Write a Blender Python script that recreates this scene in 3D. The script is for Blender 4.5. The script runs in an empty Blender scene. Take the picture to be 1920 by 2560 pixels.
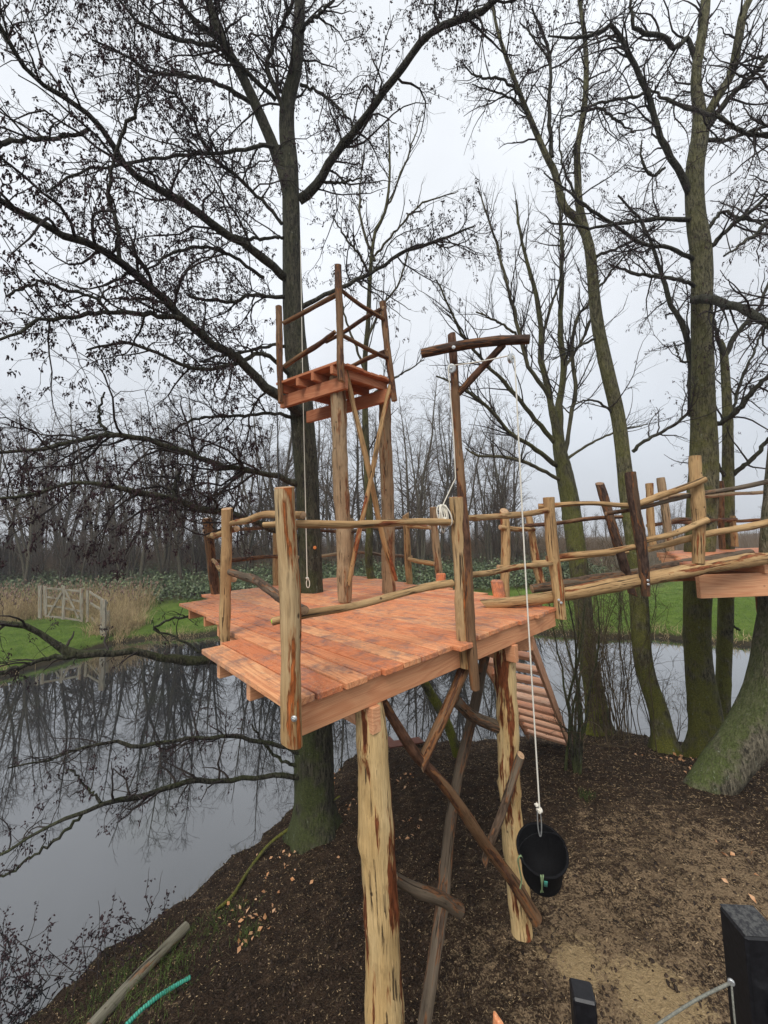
import bpy, math, random
import numpy as np
from mathutils import Vector, Matrix
random.seed(7); RNG = np.random.default_rng(11)
SC = bpy.context.scene; COL = SC.collection
# ------------------------------------------------------------------ camera
FPX = 962.0; ROLL = math.radians(1.92); PITCH = math.radians(4.4); EYE = np.array([0, 0, 4.05])
_f = np.array([0, math.cos(PITCH), math.sin(PITCH)]); _u0 = np.array([0, -math.sin(PITCH), math.cos(PITCH)]); _r0 = np.array([1., 0, 0])
_r = math.cos(ROLL)*_r0 - math.sin(ROLL)*_u0; _u = math.cos(ROLL)*_u0 + math.sin(ROLL)*_r0
cam = bpy.data.cameras.new('camera'); cam.sensor_fit = 'VERTICAL'; cam.sensor_height = 36; cam.lens = FPX/2560*36
cam.clip_end = 2000; cam.clip_start = 0.05
co = bpy.data.objects.new('camera', cam); COL.objects.link(co)
co.matrix_world = Matrix(((_r[0], _u[0], -_f[0], EYE[0]), (_r[1], _u[1], -_f[1], EYE[1]), (_r[2], _u[2], -_f[2], EYE[2]), (0, 0, 0, 1)))
SC.camera = co
# ------------------------------------------------------------------ sky, sun, exposure
W = bpy.data.worlds.new('World'); SC.world = W; W.use_nodes = True
nt = W.node_tree; nt.nodes.clear()
SUN_EL, SUN_AZ = math.radians(48), math.radians(200)
sky = nt.nodes.new('ShaderNodeTexSky'); sky.sky_type = 'NISHITA'; sky.sun_disc = False; sky.sun_elevation = SUN_EL; sky.sun_rotation = SUN_AZ
sky.air_density = 1.0; sky.dust_density = 4.0; sky.ozone_density = 2.0
hsv = nt.nodes.new('ShaderNodeHueSaturation'); hsv.inputs['Saturation'].default_value = 0.25; nt.links.new(sky.outputs[0], hsv.inputs['Color'])
tc = nt.nodes.new('ShaderNodeTexCoord'); sep = nt.nodes.new('ShaderNodeSeparateXYZ'); nt.links.new(tc.outputs['Generated'], sep.inputs[0])
cr = nt.nodes.new('ShaderNodeValToRGB'); nt.links.new(sep.outputs[2], cr.inputs[0])   # overcast cloud deck: brighter overhead
e = cr.color_ramp.elements
e[0].position = 0.0; e[0].color = (6.0, 6.4, 7.0, 1); e[1].position = 0.9; e[1].color = (9.2, 9.6, 10.1, 1)
m_ = cr.color_ramp.elements.new(0.22); m_.color = (7.0, 7.5, 8.2, 1)
m_ = cr.color_ramp.elements.new(0.5); m_.color = (8.6, 9.0, 9.6, 1)
ns = nt.nodes.new('ShaderNodeTexNoise'); ns.inputs['Scale'].default_value = 2.2; ns.inputs['Detail'].default_value = 5; nt.links.new(tc.outputs['Generated'], ns.inputs['Vector'])
mr = nt.nodes.new('ShaderNodeMapRange'); mr.inputs['From Min'].default_value = .3; mr.inputs['From Max'].default_value = .7; mr.inputs['To Min'].default_value = .86; mr.inputs['To Max'].default_value = 1.06
nt.links.new(ns.outputs[0], mr.inputs[0])
vm = nt.nodes.new('ShaderNodeVectorMath'); vm.operation = 'SCALE'; nt.links.new(cr.outputs[0], vm.inputs[0]); nt.links.new(mr.outputs[0], vm.inputs['Scale'])
mx = nt.nodes.new('ShaderNodeMix'); mx.data_type = 'RGBA'; mx.inputs[0].default_value = .9
nt.links.new(hsv.outputs[0], mx.inputs[6]); nt.links.new(vm.outputs[0], mx.inputs[7])
bg = nt.nodes.new('ShaderNodeBackground'); bg.inputs[1].default_value = .1; wo = nt.nodes.new('ShaderNodeOutputWorld')
nt.links.new(mx.outputs[2], bg.inputs[0]); nt.links.new(bg.outputs[0], wo.inputs[0])
sl = bpy.data.lights.new('sun', 'SUN'); sl.energy = 2.0; sl.angle = math.radians(25); sl.color = (1, .96, .9)
so = bpy.data.objects.new('sun', sl); COL.objects.link(so)
so.rotation_euler = (math.radians(90)-SUN_EL, 0, math.radians(180)-SUN_AZ)   # from behind the camera, high
SC.view_settings.view_transform = 'Standard'; SC.view_settings.look = 'None'; SC.view_settings.gamma = 1; SC.view_settings.exposure = 0.2
SC.cycles.max_bounces = 6; SC.cycles.diffuse_bounces = 3; SC.cycles.glossy_bounces = 3; SC.cycles.transparent_max_bounces = 8
SC.cycles.volume_bounces = 0; SC.cycles.use_denoising = True

# ------------------------------------------------------------------ placing helpers
def _ray(x, y): return _r*(x-960) - _u*(y-1280) + _f*FPX
def A(x, y, Y):
    """the world point that lies Y metres ahead of the viewpoint in the direction measured at (x, y)"""
    d = _ray(x, y); return EYE + d*Y/d[1]
def G(x, y, z):
    d = _ray(x, y); return EYE + d*(z-EYE[2])/d[2]
def RAD(w, Y): return w*.5*Y/FPX
# ------------------------------------------------------------------ objects
def tagit(o, label=None, cat=None, group=None, kind=None):
    for k, v in (('label', label), ('category', cat), ('group', group), ('kind', kind)):
        if v: o[k] = v
    return o
def empty(name, loc, label, cat, group=None):
    o = bpy.data.objects.new(name, None); COL.objects.link(o); o.location = Vector(loc); o.empty_display_size = .2
    return tagit(o, label, cat, group)
def link(name, me, parent=None, label=None, cat=None, group=None, kind=None):
    o = bpy.data.objects.new(name, me); COL.objects.link(o)
    if parent is not None:
        o.parent = parent; w_ = parent; off = Vector((0, 0, 0))      # meshes are built in world space
        while w_ is not None: off += w_.location; w_ = w_.parent
        o.location = -off
    return tagit(o, label, cat, group, kind)
class MB:
    """collects tubes, boxes and leaves; build() links them as ONE mesh object"""
    def __init__(s): s.V = []; s.C = []; s.T = []; s.F = {3: [], 4: []}; s.FM = {3: [], 4: []}; s.n = 0; s.poly = []; s.pm = []; s.smooth = True
    def add(s, v, faces, mi=0, c=None, t=0.):
        v = np.asarray(v, float).reshape(-1, 3); faces = np.asarray(faces, int)
        s.V.append(v); s.C.append(v if c is None else np.asarray(c, float).reshape(-1, 3))
        s.T.append(np.full(len(v), float(t)) if np.isscalar(t) else np.asarray(t, float))
        k = faces.shape[1]; s.F[k].append(faces+s.n); s.FM[k].append(np.full(len(faces), mi, int)); s.n += len(v)
    def mesh(s, name, mats, smooth=True):
        me = bpy.data.meshes.new(name); V = np.concatenate(s.V); me.vertices.add(len(V)); me.vertices.foreach_set('co', V.ravel())
        q = np.concatenate(s.F[4]) if s.F[4] else np.zeros((0, 4), int); t = np.concatenate(s.F[3]) if s.F[3] else np.zeros((0, 3), int)
        mi = np.concatenate(s.FM[4]+s.FM[3]) if (s.FM[4] or s.FM[3]) else np.zeros(0, int)
        loops = np.concatenate([q.ravel(), t.ravel()]); me.loops.add(len(loops)); me.loops.foreach_set('vertex_index', loops)
        me.polygons.add(len(q)+len(t)); st = np.concatenate([np.arange(len(q))*4, len(q)*4+np.arange(len(t))*3])
        me.polygons.foreach_set('loop_start', st)
        me.polygons.foreach_set('loop_total', np.concatenate([np.full(len(q), 4), np.full(len(t), 3)]))
        me.polygons.foreach_set('material_index', mi)
        me.polygons.foreach_set('use_smooth', np.full(len(q)+len(t), smooth))
        a = me.attributes.new('co', 'FLOAT_VECTOR', 'POINT'); a.data.foreach_set('vector', np.concatenate(s.C).ravel())
        a = me.attributes.new('tint', 'FLOAT', 'POINT'); a.data.foreach_set('value', np.concatenate(s.T))
        for m in (mats if isinstance(mats, (list, tuple)) else [mats]): me.materials.append(m)
        me.update(calc_edges=True); me.validate(); return me
    def build(s, name, mats, parent=None, label=None, cat=None, group=None, kind=None, smooth=True):
        return link(name, s.mesh(name, mats, smooth), parent, label, cat, group, kind)
def nrm(a): return a/np.maximum(np.linalg.norm(a, axis=-1, keepdims=True), 1e-9)
def frames(P):
    T = np.empty_like(P); T[:, 1:-1] = P[:, 2:]-P[:, :-2]; T[:, 0] = P[:, 1]-P[:, 0]; T[:, -1] = P[:, -1]-P[:, -2]; T = nrm(T)
    m = nrm(P[:, -1]-P[:, 0]); ref = np.zeros_like(m); ax = np.argmin(np.abs(m), axis=1); ref[np.arange(len(m)), ax] = 1
    S = nrm(np.cross(T, ref[:, None, :])); U = np.cross(S, T); return T, S, U
def tubes(mb, P, R, sides, mi=0, tint=None, caps=False):
    """P (N,k,3), R (N,k): N tapered tubes"""
    N, k, _ = P.shape
    if N == 0: return
    T, S, U = frames(P); a = np.arange(sides)*2*math.pi/sides
    ring = S[:, :, None, :]*np.cos(a)[None, None, :, None] + U[:, :, None, :]*np.sin(a)[None, None, :, None]
    V = P[:, :, None, :] + ring*R[:, :, None, None]
    L = np.concatenate([np.zeros((N, 1)), np.cumsum(np.linalg.norm(np.diff(P, axis=1), axis=2), axis=1)], axis=1)
    C = np.stack([np.cos(a)[None, None, :]*R[:, :, None], np.sin(a)[None, None, :]*R[:, :, None], np.repeat(L[:, :, None], sides, 2)], -1)
    C = C + RNG.uniform(0, 40, (N, 1, 1, 3))
    base = (np.arange(N)*k*sides)[:, None, None] + (np.arange(k-1)*sides)[None, :, None]; i = np.arange(sides)[None, None, :]; j = (i+1) % sides
    f = np.stack([base+i, base+j, base+sides+j, base+sides+i], -1).reshape(-1, 4)
    tt = 0. if tint is None else np.repeat(tint, k*sides)
    mb.add(V.reshape(-1, 3), f, mi, C.reshape(-1, 3), tt)
def catmull(pts, k):
    """smooth curve through control rows, resampled to k rows (extra columns follow)"""
    p = np.asarray(pts, float); n = len(p)
    if n == 2: q = np.linspace(0, 1, k)[:, None]; return p[0]*(1-q)+p[1]*q
    P = np.vstack([2*p[0]-p[1], p, 2*p[-1]-p[-2]]); d = np.linalg.norm(np.diff(p[:, :3], axis=0), axis=1); cum = np.concatenate([[0], np.cumsum(d)])
    out = []
    for s in np.linspace(0, cum[-1], k):
        i = min(max(int(np.searchsorted(cum, s, 'right'))-1, 0), n-2); t = (s-cum[i])/max(d[i], 1e-9)
        a, b, c, e_ = P[i], P[i+1], P[i+2], P[i+3]
        out.append(.5*((2*b)+(-a+c)*t+(2*a-5*b+4*c-e_)*t*t+(-a+3*b-3*c+e_)*t**3))
    return np.array(out)
def box(mb, O, X, Y, Z, mi=0, tint=None, bev=.004, lenax=0):
    """a box from corner O with edge vectors X, Y, Z; edges chamfered; grain runs along edge `lenax`"""
    O, E = np.asarray(O, float), [np.asarray(v, float) for v in (X, Y, Z)]
    L = [np.linalg.norm(v) for v in E]; D = [E[i]/L[i] for i in range(3)]; b = min(bev, min(L)*.3)
    if np.dot(np.cross(D[0], D[1]), D[2]) < 0:
        E[0], E[1] = E[1], E[0]; L[0], L[1] = L[1], L[0]; D[0], D[1] = D[1], D[0]; lenax = {0: 1, 1: 0, 2: 2}[lenax]
    V = []; C = []; off = RNG.uniform(0, 60, 3); idx = {}
    order = [a for a in range(3) if a != lenax]+[lenax]
    for sx in (0, 1):
        for sy in (0, 1):
            for sz in (0, 1):
                for ax in range(3):      # three vertices per corner: one on each face plane
                    s = (sx, sy, sz); l = [s[i]*L[i] + (0 if i == ax else (b if s[i] == 0 else -b)) for i in range(3)]
                    idx[(sx, sy, sz, ax)] = len(V); V.append(O+sum(D[i]*l[i] for i in range(3))); C.append([l[order[0]], l[order[1]], l[order[2]]])
    q = []; t = []
    for ax in range(3):
        o1, o2 = (ax+1) % 3, (ax+2) % 3
        for s in (0, 1):
            def g(a, b_, ax=ax, s=s, axv=None):
                c = [0, 0, 0]; c[ax] = s; c[o1] = a; c[o2] = b_; return idx[(*c, ax if axv is None else axv)]
            f = [g(0, 0), g(1, 0), g(1, 1), g(0, 1)]
            q.append(f if s else f[::-1])
    for ax in range(3):                   # chamfers along edges parallel to ax
        o1, o2 = (ax+1) % 3, (ax+2) % 3
        for a in (0, 1):
            for b_ in (0, 1):
                def k_(z, face):
                    c = [0, 0, 0]; c[ax] = z; c[o1] = a; c[o2] = b_; return idx[(*c, face)]
                f = [k_(0, o1), k_(1, o1), k_(1, o2), k_(0, o2)]
                q.append(f if (a != b_) else f[::-1])
    for sx in (0, 1):
        for sy in (0, 1):
            for sz in (0, 1):
                f = [idx[(sx, sy, sz, 0)], idx[(sx, sy, sz, 1)], idx[(sx, sy, sz, 2)]]
                t.append(f if (sx+sy+sz) % 2 else f[::-1])
    C = np.array(C)+off; tn = random.random() if tint is None else tint
    n0 = mb.n; mb.add(V, q, mi, C, tn); mb.F[3].append(np.array(t)+n0); mb.FM[3].append(np.full(len(t), mi))
# ------------------------------------------------------------------ materials
class N:
    def __init__(s, name):
        s.m = bpy.data.materials.new(name); s.m.use_nodes = True; s.t = s.m.node_tree; s.t.nodes.clear()
        s.out = s.t.nodes.new('ShaderNodeOutputMaterial'); s.b = s.t.nodes.new('ShaderNodeBsdfPrincipled'); s.t.links.new(s.b.outputs[0], s.out.inputs[0])
    def n(s, typ, **kw):
        nd = s.t.nodes.new('ShaderNode'+typ)
        for k, v in kw.items(): setattr(nd, k, v)
        return nd
    def set(s, nd, key, v):
        if hasattr(v, 'is_linked') or hasattr(v, 'links'): s.t.links.new(v, nd.inputs[key])
        else: nd.inputs[key].default_value = v
    def attr(s, name='co', vec=True): return s.n('Attribute', attribute_name=name).outputs['Vector' if vec else 'Fac']
    def pos(s): return s.n('NewGeometry').outputs['Position']
    def mp(s, v, sc): nd = s.n('Mapping'); s.set(nd, 0, v); nd.inputs['Scale'].default_value = sc; return nd.outputs[0]
    def noise(s, v, scale, det=3, rough=.55, dist=0):
        nd = s.n('TexNoise'); s.set(nd, 'Vector', v); nd.inputs['Scale'].default_value = scale; nd.inputs['Detail'].default_value = det
        nd.inputs['Roughness'].default_value = rough; nd.inputs['Distortion'].default_value = dist; return nd.outputs[0]
    def vor(s, v, scale, rnd=1.): nd = s.n('TexVoronoi'); s.set(nd, 'Vector', v); nd.inputs['Scale'].default_value = scale; nd.inputs['Randomness'].default_value = rnd; return nd.outputs['Distance']
    def rng(s, v, a, b, c=0., d=1.):
        nd = s.n('MapRange'); s.set(nd, 0, v)
        for i, x in enumerate((a, b, c, d)): nd.inputs[1+i].default_value = x
        return nd.outputs[0]
    def mix(s, f, a, b, mode='MIX'):
        nd = s.n('Mix', data_type='RGBA', blend_type=mode); s.set(nd, 0, f)
        for k, v in ((6, a), (7, b)):
            if isinstance(v, tuple): nd.inputs[k].default_value = (*v[:3], 1)
            else: s.t.links.new(v, nd.inputs[k])
        return nd.outputs[2]
    def math(s, op, a, b=0.): nd = s.n('Math', operation=op); s.set(nd, 0, a); s.set(nd, 1, b); return nd.outputs[0]
    def done(s, col, rough=.6, bump=None, bs=.3, bd=.01, spec=.4):
        if isinstance(col, tuple): s.b.inputs['Base Color'].default_value = (*col, 1)
        else: s.t.links.new(col, s.b.inputs['Base Color'])
        s.set(s.b, 'Roughness', rough); s.b.inputs['Specular IOR Level'].default_value = spec
        if bump is not None:
            nd = s.n('Bump'); s.t.links.new(bump, nd.inputs['Height']); nd.inputs['Strength'].default_value = bs; nd.inputs['Distance'].default_value = bd
            s.t.links.new(nd.outputs[0], s.b.inputs['Normal'])
        return s.m
def log_mat(name, light, mid, bark, barkness, rough=.55):
    n = N(name); c = n.attr()
    tone = n.noise(n.mp(c, (1, 1, .25)), 5, 4); grain = n.noise(n.mp(c, (1, 1, .035)), 110, 4, .6)
    col = n.mix(n.rng(tone, .35, .65), mid, light)
    col = n.mix(n.rng(grain, .42, .75, 0, .55), col, tuple(x*.45 for x in mid))
    col = n.mix(n.rng(n.noise(n.mp(c, (1, 1, .09)), 42, 5, .7), .48, .7, 0, .55), col, tuple(x*.55 for x in bark) if barkness > .45 else tuple(x*.5 for x in mid)); blot = n.noise(n.mp(c, (1, 1, .5)), 13, 5, .65)
    col = n.mix(n.rng(blot, .56, .74, 0, .6), col, tuple(x*.4 for x in mid))
    pm = n.math('ADD', n.noise(n.mp(c, (1, 1, .14)), 8.5, 5, .6), n.math('MULTIPLY', grain, .10))
    crk = n.math('MULTIPLY', n.rng(n.noise(n.mp(c, (1, 1, .03)), 55, 2, .5), .60, .625), n.rng(n.noise(n.mp(c, (1, 1, .4)), 6, 2), .45, .55)); col = n.mix(n.math('MULTIPLY', crk, .85), col, (.03, .018, .012)); edge = .72-barkness*.32; patch = n.rng(pm, edge, edge+.018)
    bcol = n.mix(n.rng(n.noise(n.mp(c, (1, 1, .3)), 40, 4), .35, .65), bark, tuple(min(1, x*3.1) for x in bark))
    rim = n.rng(pm, edge-.03, edge); col = n.mix(n.math('MULTIPLY', rim, .7), col, (.30, .11, .035)); col = n.mix(patch, col, bcol)
    kn = n.rng(n.vor(n.mp(c, (1, 1, .7)), 7.5), .05, .10, 1, 0); col = n.mix(n.math('MULTIPLY', kn, .85), col, (.035, .02, .013))
    h = n.math('ADD', n.math('SUBTRACT', n.math('MULTIPLY', grain, .6), n.math('MULTIPLY', crk, 1.2)), n.math('ADD', n.math('MULTIPLY', patch, .6), n.math('MULTIPLY', kn, .4)))
    return n.done(col, rough+.15, h, 1., .010, .18)
def end_mat(name, a, b):
    n = N(name); c = n.attr(); d = n.n('VectorMath', operation='LENGTH'); n.t.links.new(c, d.inputs[0])
    w = n.math('SINE', n.math('MULTIPLY', n.math('ADD', d.outputs['Value'], n.math('MULTIPLY', n.noise(c, 12), .02)), 900))
    col = n.mix(n.rng(w, -1, 1, .0, .6), a, b); col = n.mix(n.rng(n.noise(c, 30, 4), .5, .75), col, tuple(x*.6 for x in b))
    return n.done(col, .7, w, .2, .001)
def board_mat(name, lt, md, dk, stain=.0, dust=0.):
    n = N(name); c = n.attr(); t = n.attr('tint', False)
    ctr = n.noise(n.mp(c, (1, 1, .13)), 3.4, 2, .45, .3); w = n.rng(n.math('SINE', n.math('MULTIPLY', ctr, 130)), -1, 1)
    fine = n.noise(n.mp(c, (1, 1, .02)), 160, 3, .6); big = n.noise(n.mp(c, (1, 1, .3)), 4, 3)
    col = n.mix(n.rng(t, .0, .7), lt, md); col = n.mix(n.rng(t, .72, 1., 0, .55), col, dk); col = n.mix(n.rng(big, .3, .7, 0, .7), col, md)
    col = n.mix(n.rng(w, .45, 1., 0, .42), col, dk); col = n.mix(n.rng(fine, .4, .72, 0, .6), col, dk)
    kn = n.rng(n.vor(n.mp(c, (1, 1, .8)), 3.2), .035, .07, 1, 0); col = n.mix(n.math('MULTIPLY', kn, .6), col, tuple(x*.4 for x in dk))
    rough = .6
    if stain:
        p = n.pos(); s1 = n.noise(n.mp(p, (1, 1, 1)), 3.1, 9, .8, .1); s2 = n.noise(n.mp(p, (1, 1, 1)), 11, 5, .7)
        m = n.rng(n.math('ADD', n.math('MULTIPLY', s1, .7), n.math('MULTIPLY', s2, .34)), .50, .62, 0, stain)
        col = n.mix(m, col, (.20, .125, .11)); rough = n.rng(m, 0, stain, .62, .42); bl = n.rng(n.noise(p, 26, 5, .75), .58, .66, 0, .5*stain); col = n.mix(bl, col, (.12, .05, .03))
    if dust:
        sp = n.rng(n.noise(n.pos(), 120, 2, .7), .60, .66, 0, dust); sp = n.math('MULTIPLY', sp, n.rng(n.noise(n.pos(), 2.1, 3), .44, .58))
        col = n.mix(sp, col, (.78, .50, .27))
    return n.done(col, rough, n.math('ADD', n.math('MULTIPLY', w, .4), fine), .6, .003, .2)
M_PALE = log_mat('pale_peeled_log', (.70, .52, .27), (.56, .37, .16), (.075, .022, .008), .34)
M_TAN = log_mat('tan_peeled_log', (.56, .37, .18), (.39, .23, .10), (.11, .035, .014), .22)
M_TOWER = log_mat('grey_tan_peeled_log', (.42, .30, .175), (.30, .20, .115), (.09, .04, .02), .22)
M_POST = log_mat('golden_brown_peeled_log', (.54, .36, .17), (.38, .22, .10), (.13, .04, .014), .2)
M_NEAR = log_mat('pale_golden_peeled_log', (.56, .41, .23), (.42, .26, .115), (.19, .055, .015), .34)
M_BROWN = log_mat('wet_brown_log', (.25, .145, .075), (.15, .08, .04), (.045, .022, .013), .52)
M_DARK = log_mat('dark_bark_log', (.14, .085, .05), (.085, .05, .03), (.03, .018, .013), .6)
M_GREY = log_mat('grey_weathered_log', (.19, .145, .10), (.115, .085, .058), (.045, .03, .02), .4)
M_END = end_mat('sawn_log_end', (.50, .33, .19), (.36, .20, .10)); M_ENDD = end_mat('dark_sawn_log_end', (.30, .18, .10), (.17, .09, .05))
M_BOARD = board_mat('wet_larch_decking', (.86, .49, .245), (.75, .28, .125), (.43, .11, .04), .74, .8)
M_BEAM = board_mat('fresh_sawn_beam', (.80, .46, .26), (.70, .34, .17), (.50, .18, .08))
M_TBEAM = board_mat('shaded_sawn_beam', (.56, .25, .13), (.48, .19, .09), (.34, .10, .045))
M_STAIR = board_mat('stair_timber', (.88, .62, .42), (.80, .44, .25), (.50, .16, .08), .25)
def plain(name, col, rough=.6, metal=0., sc=40, var=.35, spec=.4):
    n = N(name); v = n.noise(n.pos(), sc, 4); n.b.inputs['Metallic'].default_value = metal
    return n.done(n.mix(n.rng(v, .3, .7), tuple(x*(1-var) for x in col), tuple(min(1, x*(1+var)) for x in col)), rough, v, .2, .003, spec)
def bark_mat(name, dark, mid, moss, mossy, lichen=.5, zm=(0, 6), side=.14, mo=0.):
    n = N(name); p = n.pos(); c = n.mp(p, (1, 1, .22)); a = n.noise(c, 16, 6, .65, .3); rid = n.noise(c, 38, 4, .6)
    col = n.mix(n.rng(a, .36, .62), dark, mid); col = n.mix(n.rng(rid, .5, .6, 0, .85), col, tuple(x*.3 for x in dark)); col = n.mix(n.rng(n.noise(n.mp(p, (1, 1, .5)), 60, 5, .75), .54, .66, 0, .6), col, tuple(x*1.7 for x in mid))
    z = n.n('SeparateXYZ'); n.t.links.new(p, z.inputs[0]); nz = n.n('SeparateXYZ'); n.t.links.new(n.n('NewGeometry').outputs['Normal'], nz.inputs[0])
    hi = n.rng(z.outputs[2], zm[0], zm[1], mossy, mossy*.25)
    mm = n.math('ADD', n.noise(p, 2.6, 5, .6), n.math('ADD', n.math('MULTIPLY', nz.outputs[2], side), n.math('MULTIPLY', nz.outputs[0], -side*.6)))
    m = n.math('MULTIPLY', n.rng(mm, .42+mo, .58+mo), hi); mc = n.mix(n.rng(n.noise(p, 45, 4), .35, .65), tuple(x*.45 for x in moss), moss)
    col = n.mix(m, col, mc)
    l = n.math('MULTIPLY', n.math('MULTIPLY', n.rng(n.noise(n.mp(p, (1, 1, .6)), 16, 6, .72), .60, .66), n.rng(n.noise(p, 3.1, 2), .42, .6)), lichen*.7); col = n.mix(l, col, (.30, .33, .26))
    return n.done(col, .8, n.math('ADD', rid, n.math('MULTIPLY', a, 1.6)), 1., .035, .25)
M_ALDER = bark_mat('alder_bark', (.028, .025, .019), (.085, .078, .052), (.085, .105, .028), .75, .7)
M_ALDER_R = bark_mat('mossy_alder_bark', (.06, .056, .033), (.18, .165, .095), (.19, .19, .035), 1.0, .8, (-1, 9))
M_LEAN = bark_mat('grey_green_bark', (.05, .044, .03), (.19, .165, .115), (.11, .15, .03), .9, 1.0, (-.8, 3.5), .30, .19)
M_ASH = bark_mat('bright_mossy_bark', (.05, .045, .028), (.12, .11, .06), (.20, .21, .025), 1.0, .3, (-1, 7))
M_LIMB = bark_mat('limb_bark', (.026, .024, .02), (.075, .07, .05), (.07, .085, .025), .6, .6, (0, 7))
def twig_mat(name, a, b, sc=3): n = N(name); return n.done(n.mix(n.rng(n.noise(n.pos(), sc, 3), .35, .65), a, b), .8, None, spec=.2)
M_TWIG = twig_mat('dark_twig', (.022, .017, .017), (.05, .04, .034)); M_CATKIN = twig_mat('dark_catkin', (.022, .013, .017), (.058, .032, .034), 9)
M_ASHTWIG = twig_mat('olive_twig', (.06, .055, .035), (.11, .10, .055)); M_SHRUB = twig_mat('brown_shrub_twig', (.045, .034, .022), (.12, .09, .05))
M_WOOD_BG = bark_mat('distant_bark', (.045, .036, .026), (.11, .09, .062), (.09, .10, .045), .6, .3, (-1, 6))
M_TWIG_BG = twig_mat('distant_twig', (.045, .031, .022), (.105, .075, .052), .5)
M_ROPE = plain('white_rope', (.72, .68, .58), .8, sc=300, var=.2); M_CABLE = plain('black_cable', (.02, .02, .022), .6)
M_METAL = plain('galvanised_steel', (.62, .63, .62), .38, .75, 60, .2); M_BLACK = plain('black_rubber', (.008, .008, .009), .8, sc=90, var=.4, spec=.12)
M_BLACKPOST = plain('black_painted_timber', (.010, .010, .012), .42, sc=70, var=.5)
M_GREENTIP = plain('green_paint', (.30, .75, .03), .5, var=.2); M_OLIVECORD = plain('olive_cord', (.22, .30, .15), .8, sc=200)
M_TEAL = plain('teal_label', (.08, .36, .28), .5); M_GATE = log_mat('grey_gate_timber', (.36, .33, .26), (.24, .215, .165), (.10, .085, .06), .15)
# ------------------------------------------------------------------ ground, water
WZ = -1.55
ISLAND = np.array([(-4.47, 5.12), (-4.3, 5.5), (-4.12, 5.84), (-3.8, 6.18), (-3.36, 6.77), (-3.1, 7.19), (-2.61, 7.8), (-2.23, 8.55), (-1.47, 9.77), (-1.01, 10.6), (-.11, 10.99), (2.23, 11.05),
                   (5.47, 11.39), (6.37, 11.42), (7.0, 10.81), (8.47, 10.4), (9.24, 9.92), (12, 8.6), (16, 6), (40, 2), (40, -60), (-40, -60), (-40, -20), (-9, -6), (-6, 0), (-5.2, 3.6)])
FARX = np.array([-200, -60, -30, -21, -18.5, -17.3, -17.05, -17.9, -16.9, -15.4, -12.2, -10.8, -6, 0, 7.3, 11.3, 14.3, 15.8, 17.7, 40, 200])
FARY = np.array([12, 12, 13, 15.5, 17.3, 18.5, 20.5, 22.6, 23.7, 24.4, 24.6, 25.9, 26, 25, 23.9, 21.4, 21, 20, 19, 16, 15])
def sdist(x, y, poly):
    d = np.full(x.shape, 1e9); ins = np.zeros(x.shape, bool); n = len(poly)
    for i in range(n):
        a, b = poly[i], poly[(i+1) % n]; ex, ey = b-a; wx, wy = x-a[0], y-a[1]
        t = np.clip((wx*ex+wy*ey)/(ex*ex+ey*ey), 0, 1); d = np.minimum(d, np.hypot(wx-ex*t, wy-ey*t))
        c = ((a[1] > y) != (b[1] > y)) & (x < ex*(y-a[1])/(ey if abs(ey) > 1e-9 else 1e-9)+a[0]); ins ^= c
    return np.where(ins, d, -d)
def wob(x, y, s): return (np.sin(x*1.7*s+np.sin(y*1.1*s)*1.3)+np.sin(y*2.3*s+1.7+np.sin(x*1.9*s))+np.sin((x+y)*3.1*s+.6)*.6)/2.6
def hgt(x, y):
    x = np.asarray(x, float); y = np.asarray(y, float)
    d = sdist(x, y, ISLAND) + .10*wob(x, y, 2.3)+.05*wob(x, y, 6.1)
    hi = WZ+np.where(d > 0, .10*np.clip(d/.25, 0, 1)+.29*d, d*.9); hi = np.minimum(hi, 4); top = .02+.0*x
    hi = np.where(hi > top-.35, top-.35+.35*np.tanh((hi-top+.35)/.35), hi)
    hi = hi + np.where(d > 0, .035*wob(x, y, 1.4)+.018*wob(x+3, y, 5.3)+.010*wob(y, x, 13.), 0)*np.clip(d, 0, 1)
    fb = np.interp(x, FARX, FARY)+.25*wob(x, y, 1.1)+.1*wob(x, y, 4); f = y-fb
    hf = WZ+np.where(f > 0, .35*np.clip(f/.4, 0, 1)+.22*np.clip((f-.4)/3, 0, 1)+.5*np.clip((y-31)/4, 0, 1)+1.9*np.clip((y-33)/14, 0, 1), f*.6)+.04*wob(x, y, .5)
    return np.maximum(np.maximum(hi, hf), WZ-1.3)
def spaced(lo, hi, a, b, fine, g):
    v = list(np.arange(a, b, fine)); s = fine; x = v[-1]
    while x < hi: s = min(s*g, 12); x += s; v.append(x)
    s = fine; x = a; w = []
    while x > lo: s = min(s*g, 12); x -= s; w.append(x)
    return np.array(w[::-1]+v)
gx = spaced(-230, 230, -5.5, 9.5, .055, 1.06); gy = spaced(-50, 420, 1.2, 12, .055, 1.05)
X, Y = np.meshgrid(gx, gy, indexing='ij'); Z = hgt(X, Y); dI = sdist(X, Y, ISLAND)
near = dI > -.6
Z += np.where(near, RNG.normal(0, .007, Z.shape), 0)
nx_, ny_ = X.shape; idx = np.arange(nx_*ny_).reshape(nx_, ny_)
mb = MB(); f = np.stack([idx[:-1, :-1], idx[1:, :-1], idx[1:, 1:], idx[:-1, 1:]], -1).reshape(-1, 4)
mb.add(np.stack([X, Y, Z], -1).reshape(-1, 3), f, 0, None, np.clip(near*1., 0, 1).ravel())
n = N('muddy_bank_and_meadow'); p = n.pos(); isl = n.attr('tint', False)
fine = n.noise(p, 42, 6, .7); mid = n.noise(p, 6, 5, .65); big = n.noise(p, 1.3, 4, .6)
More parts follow.
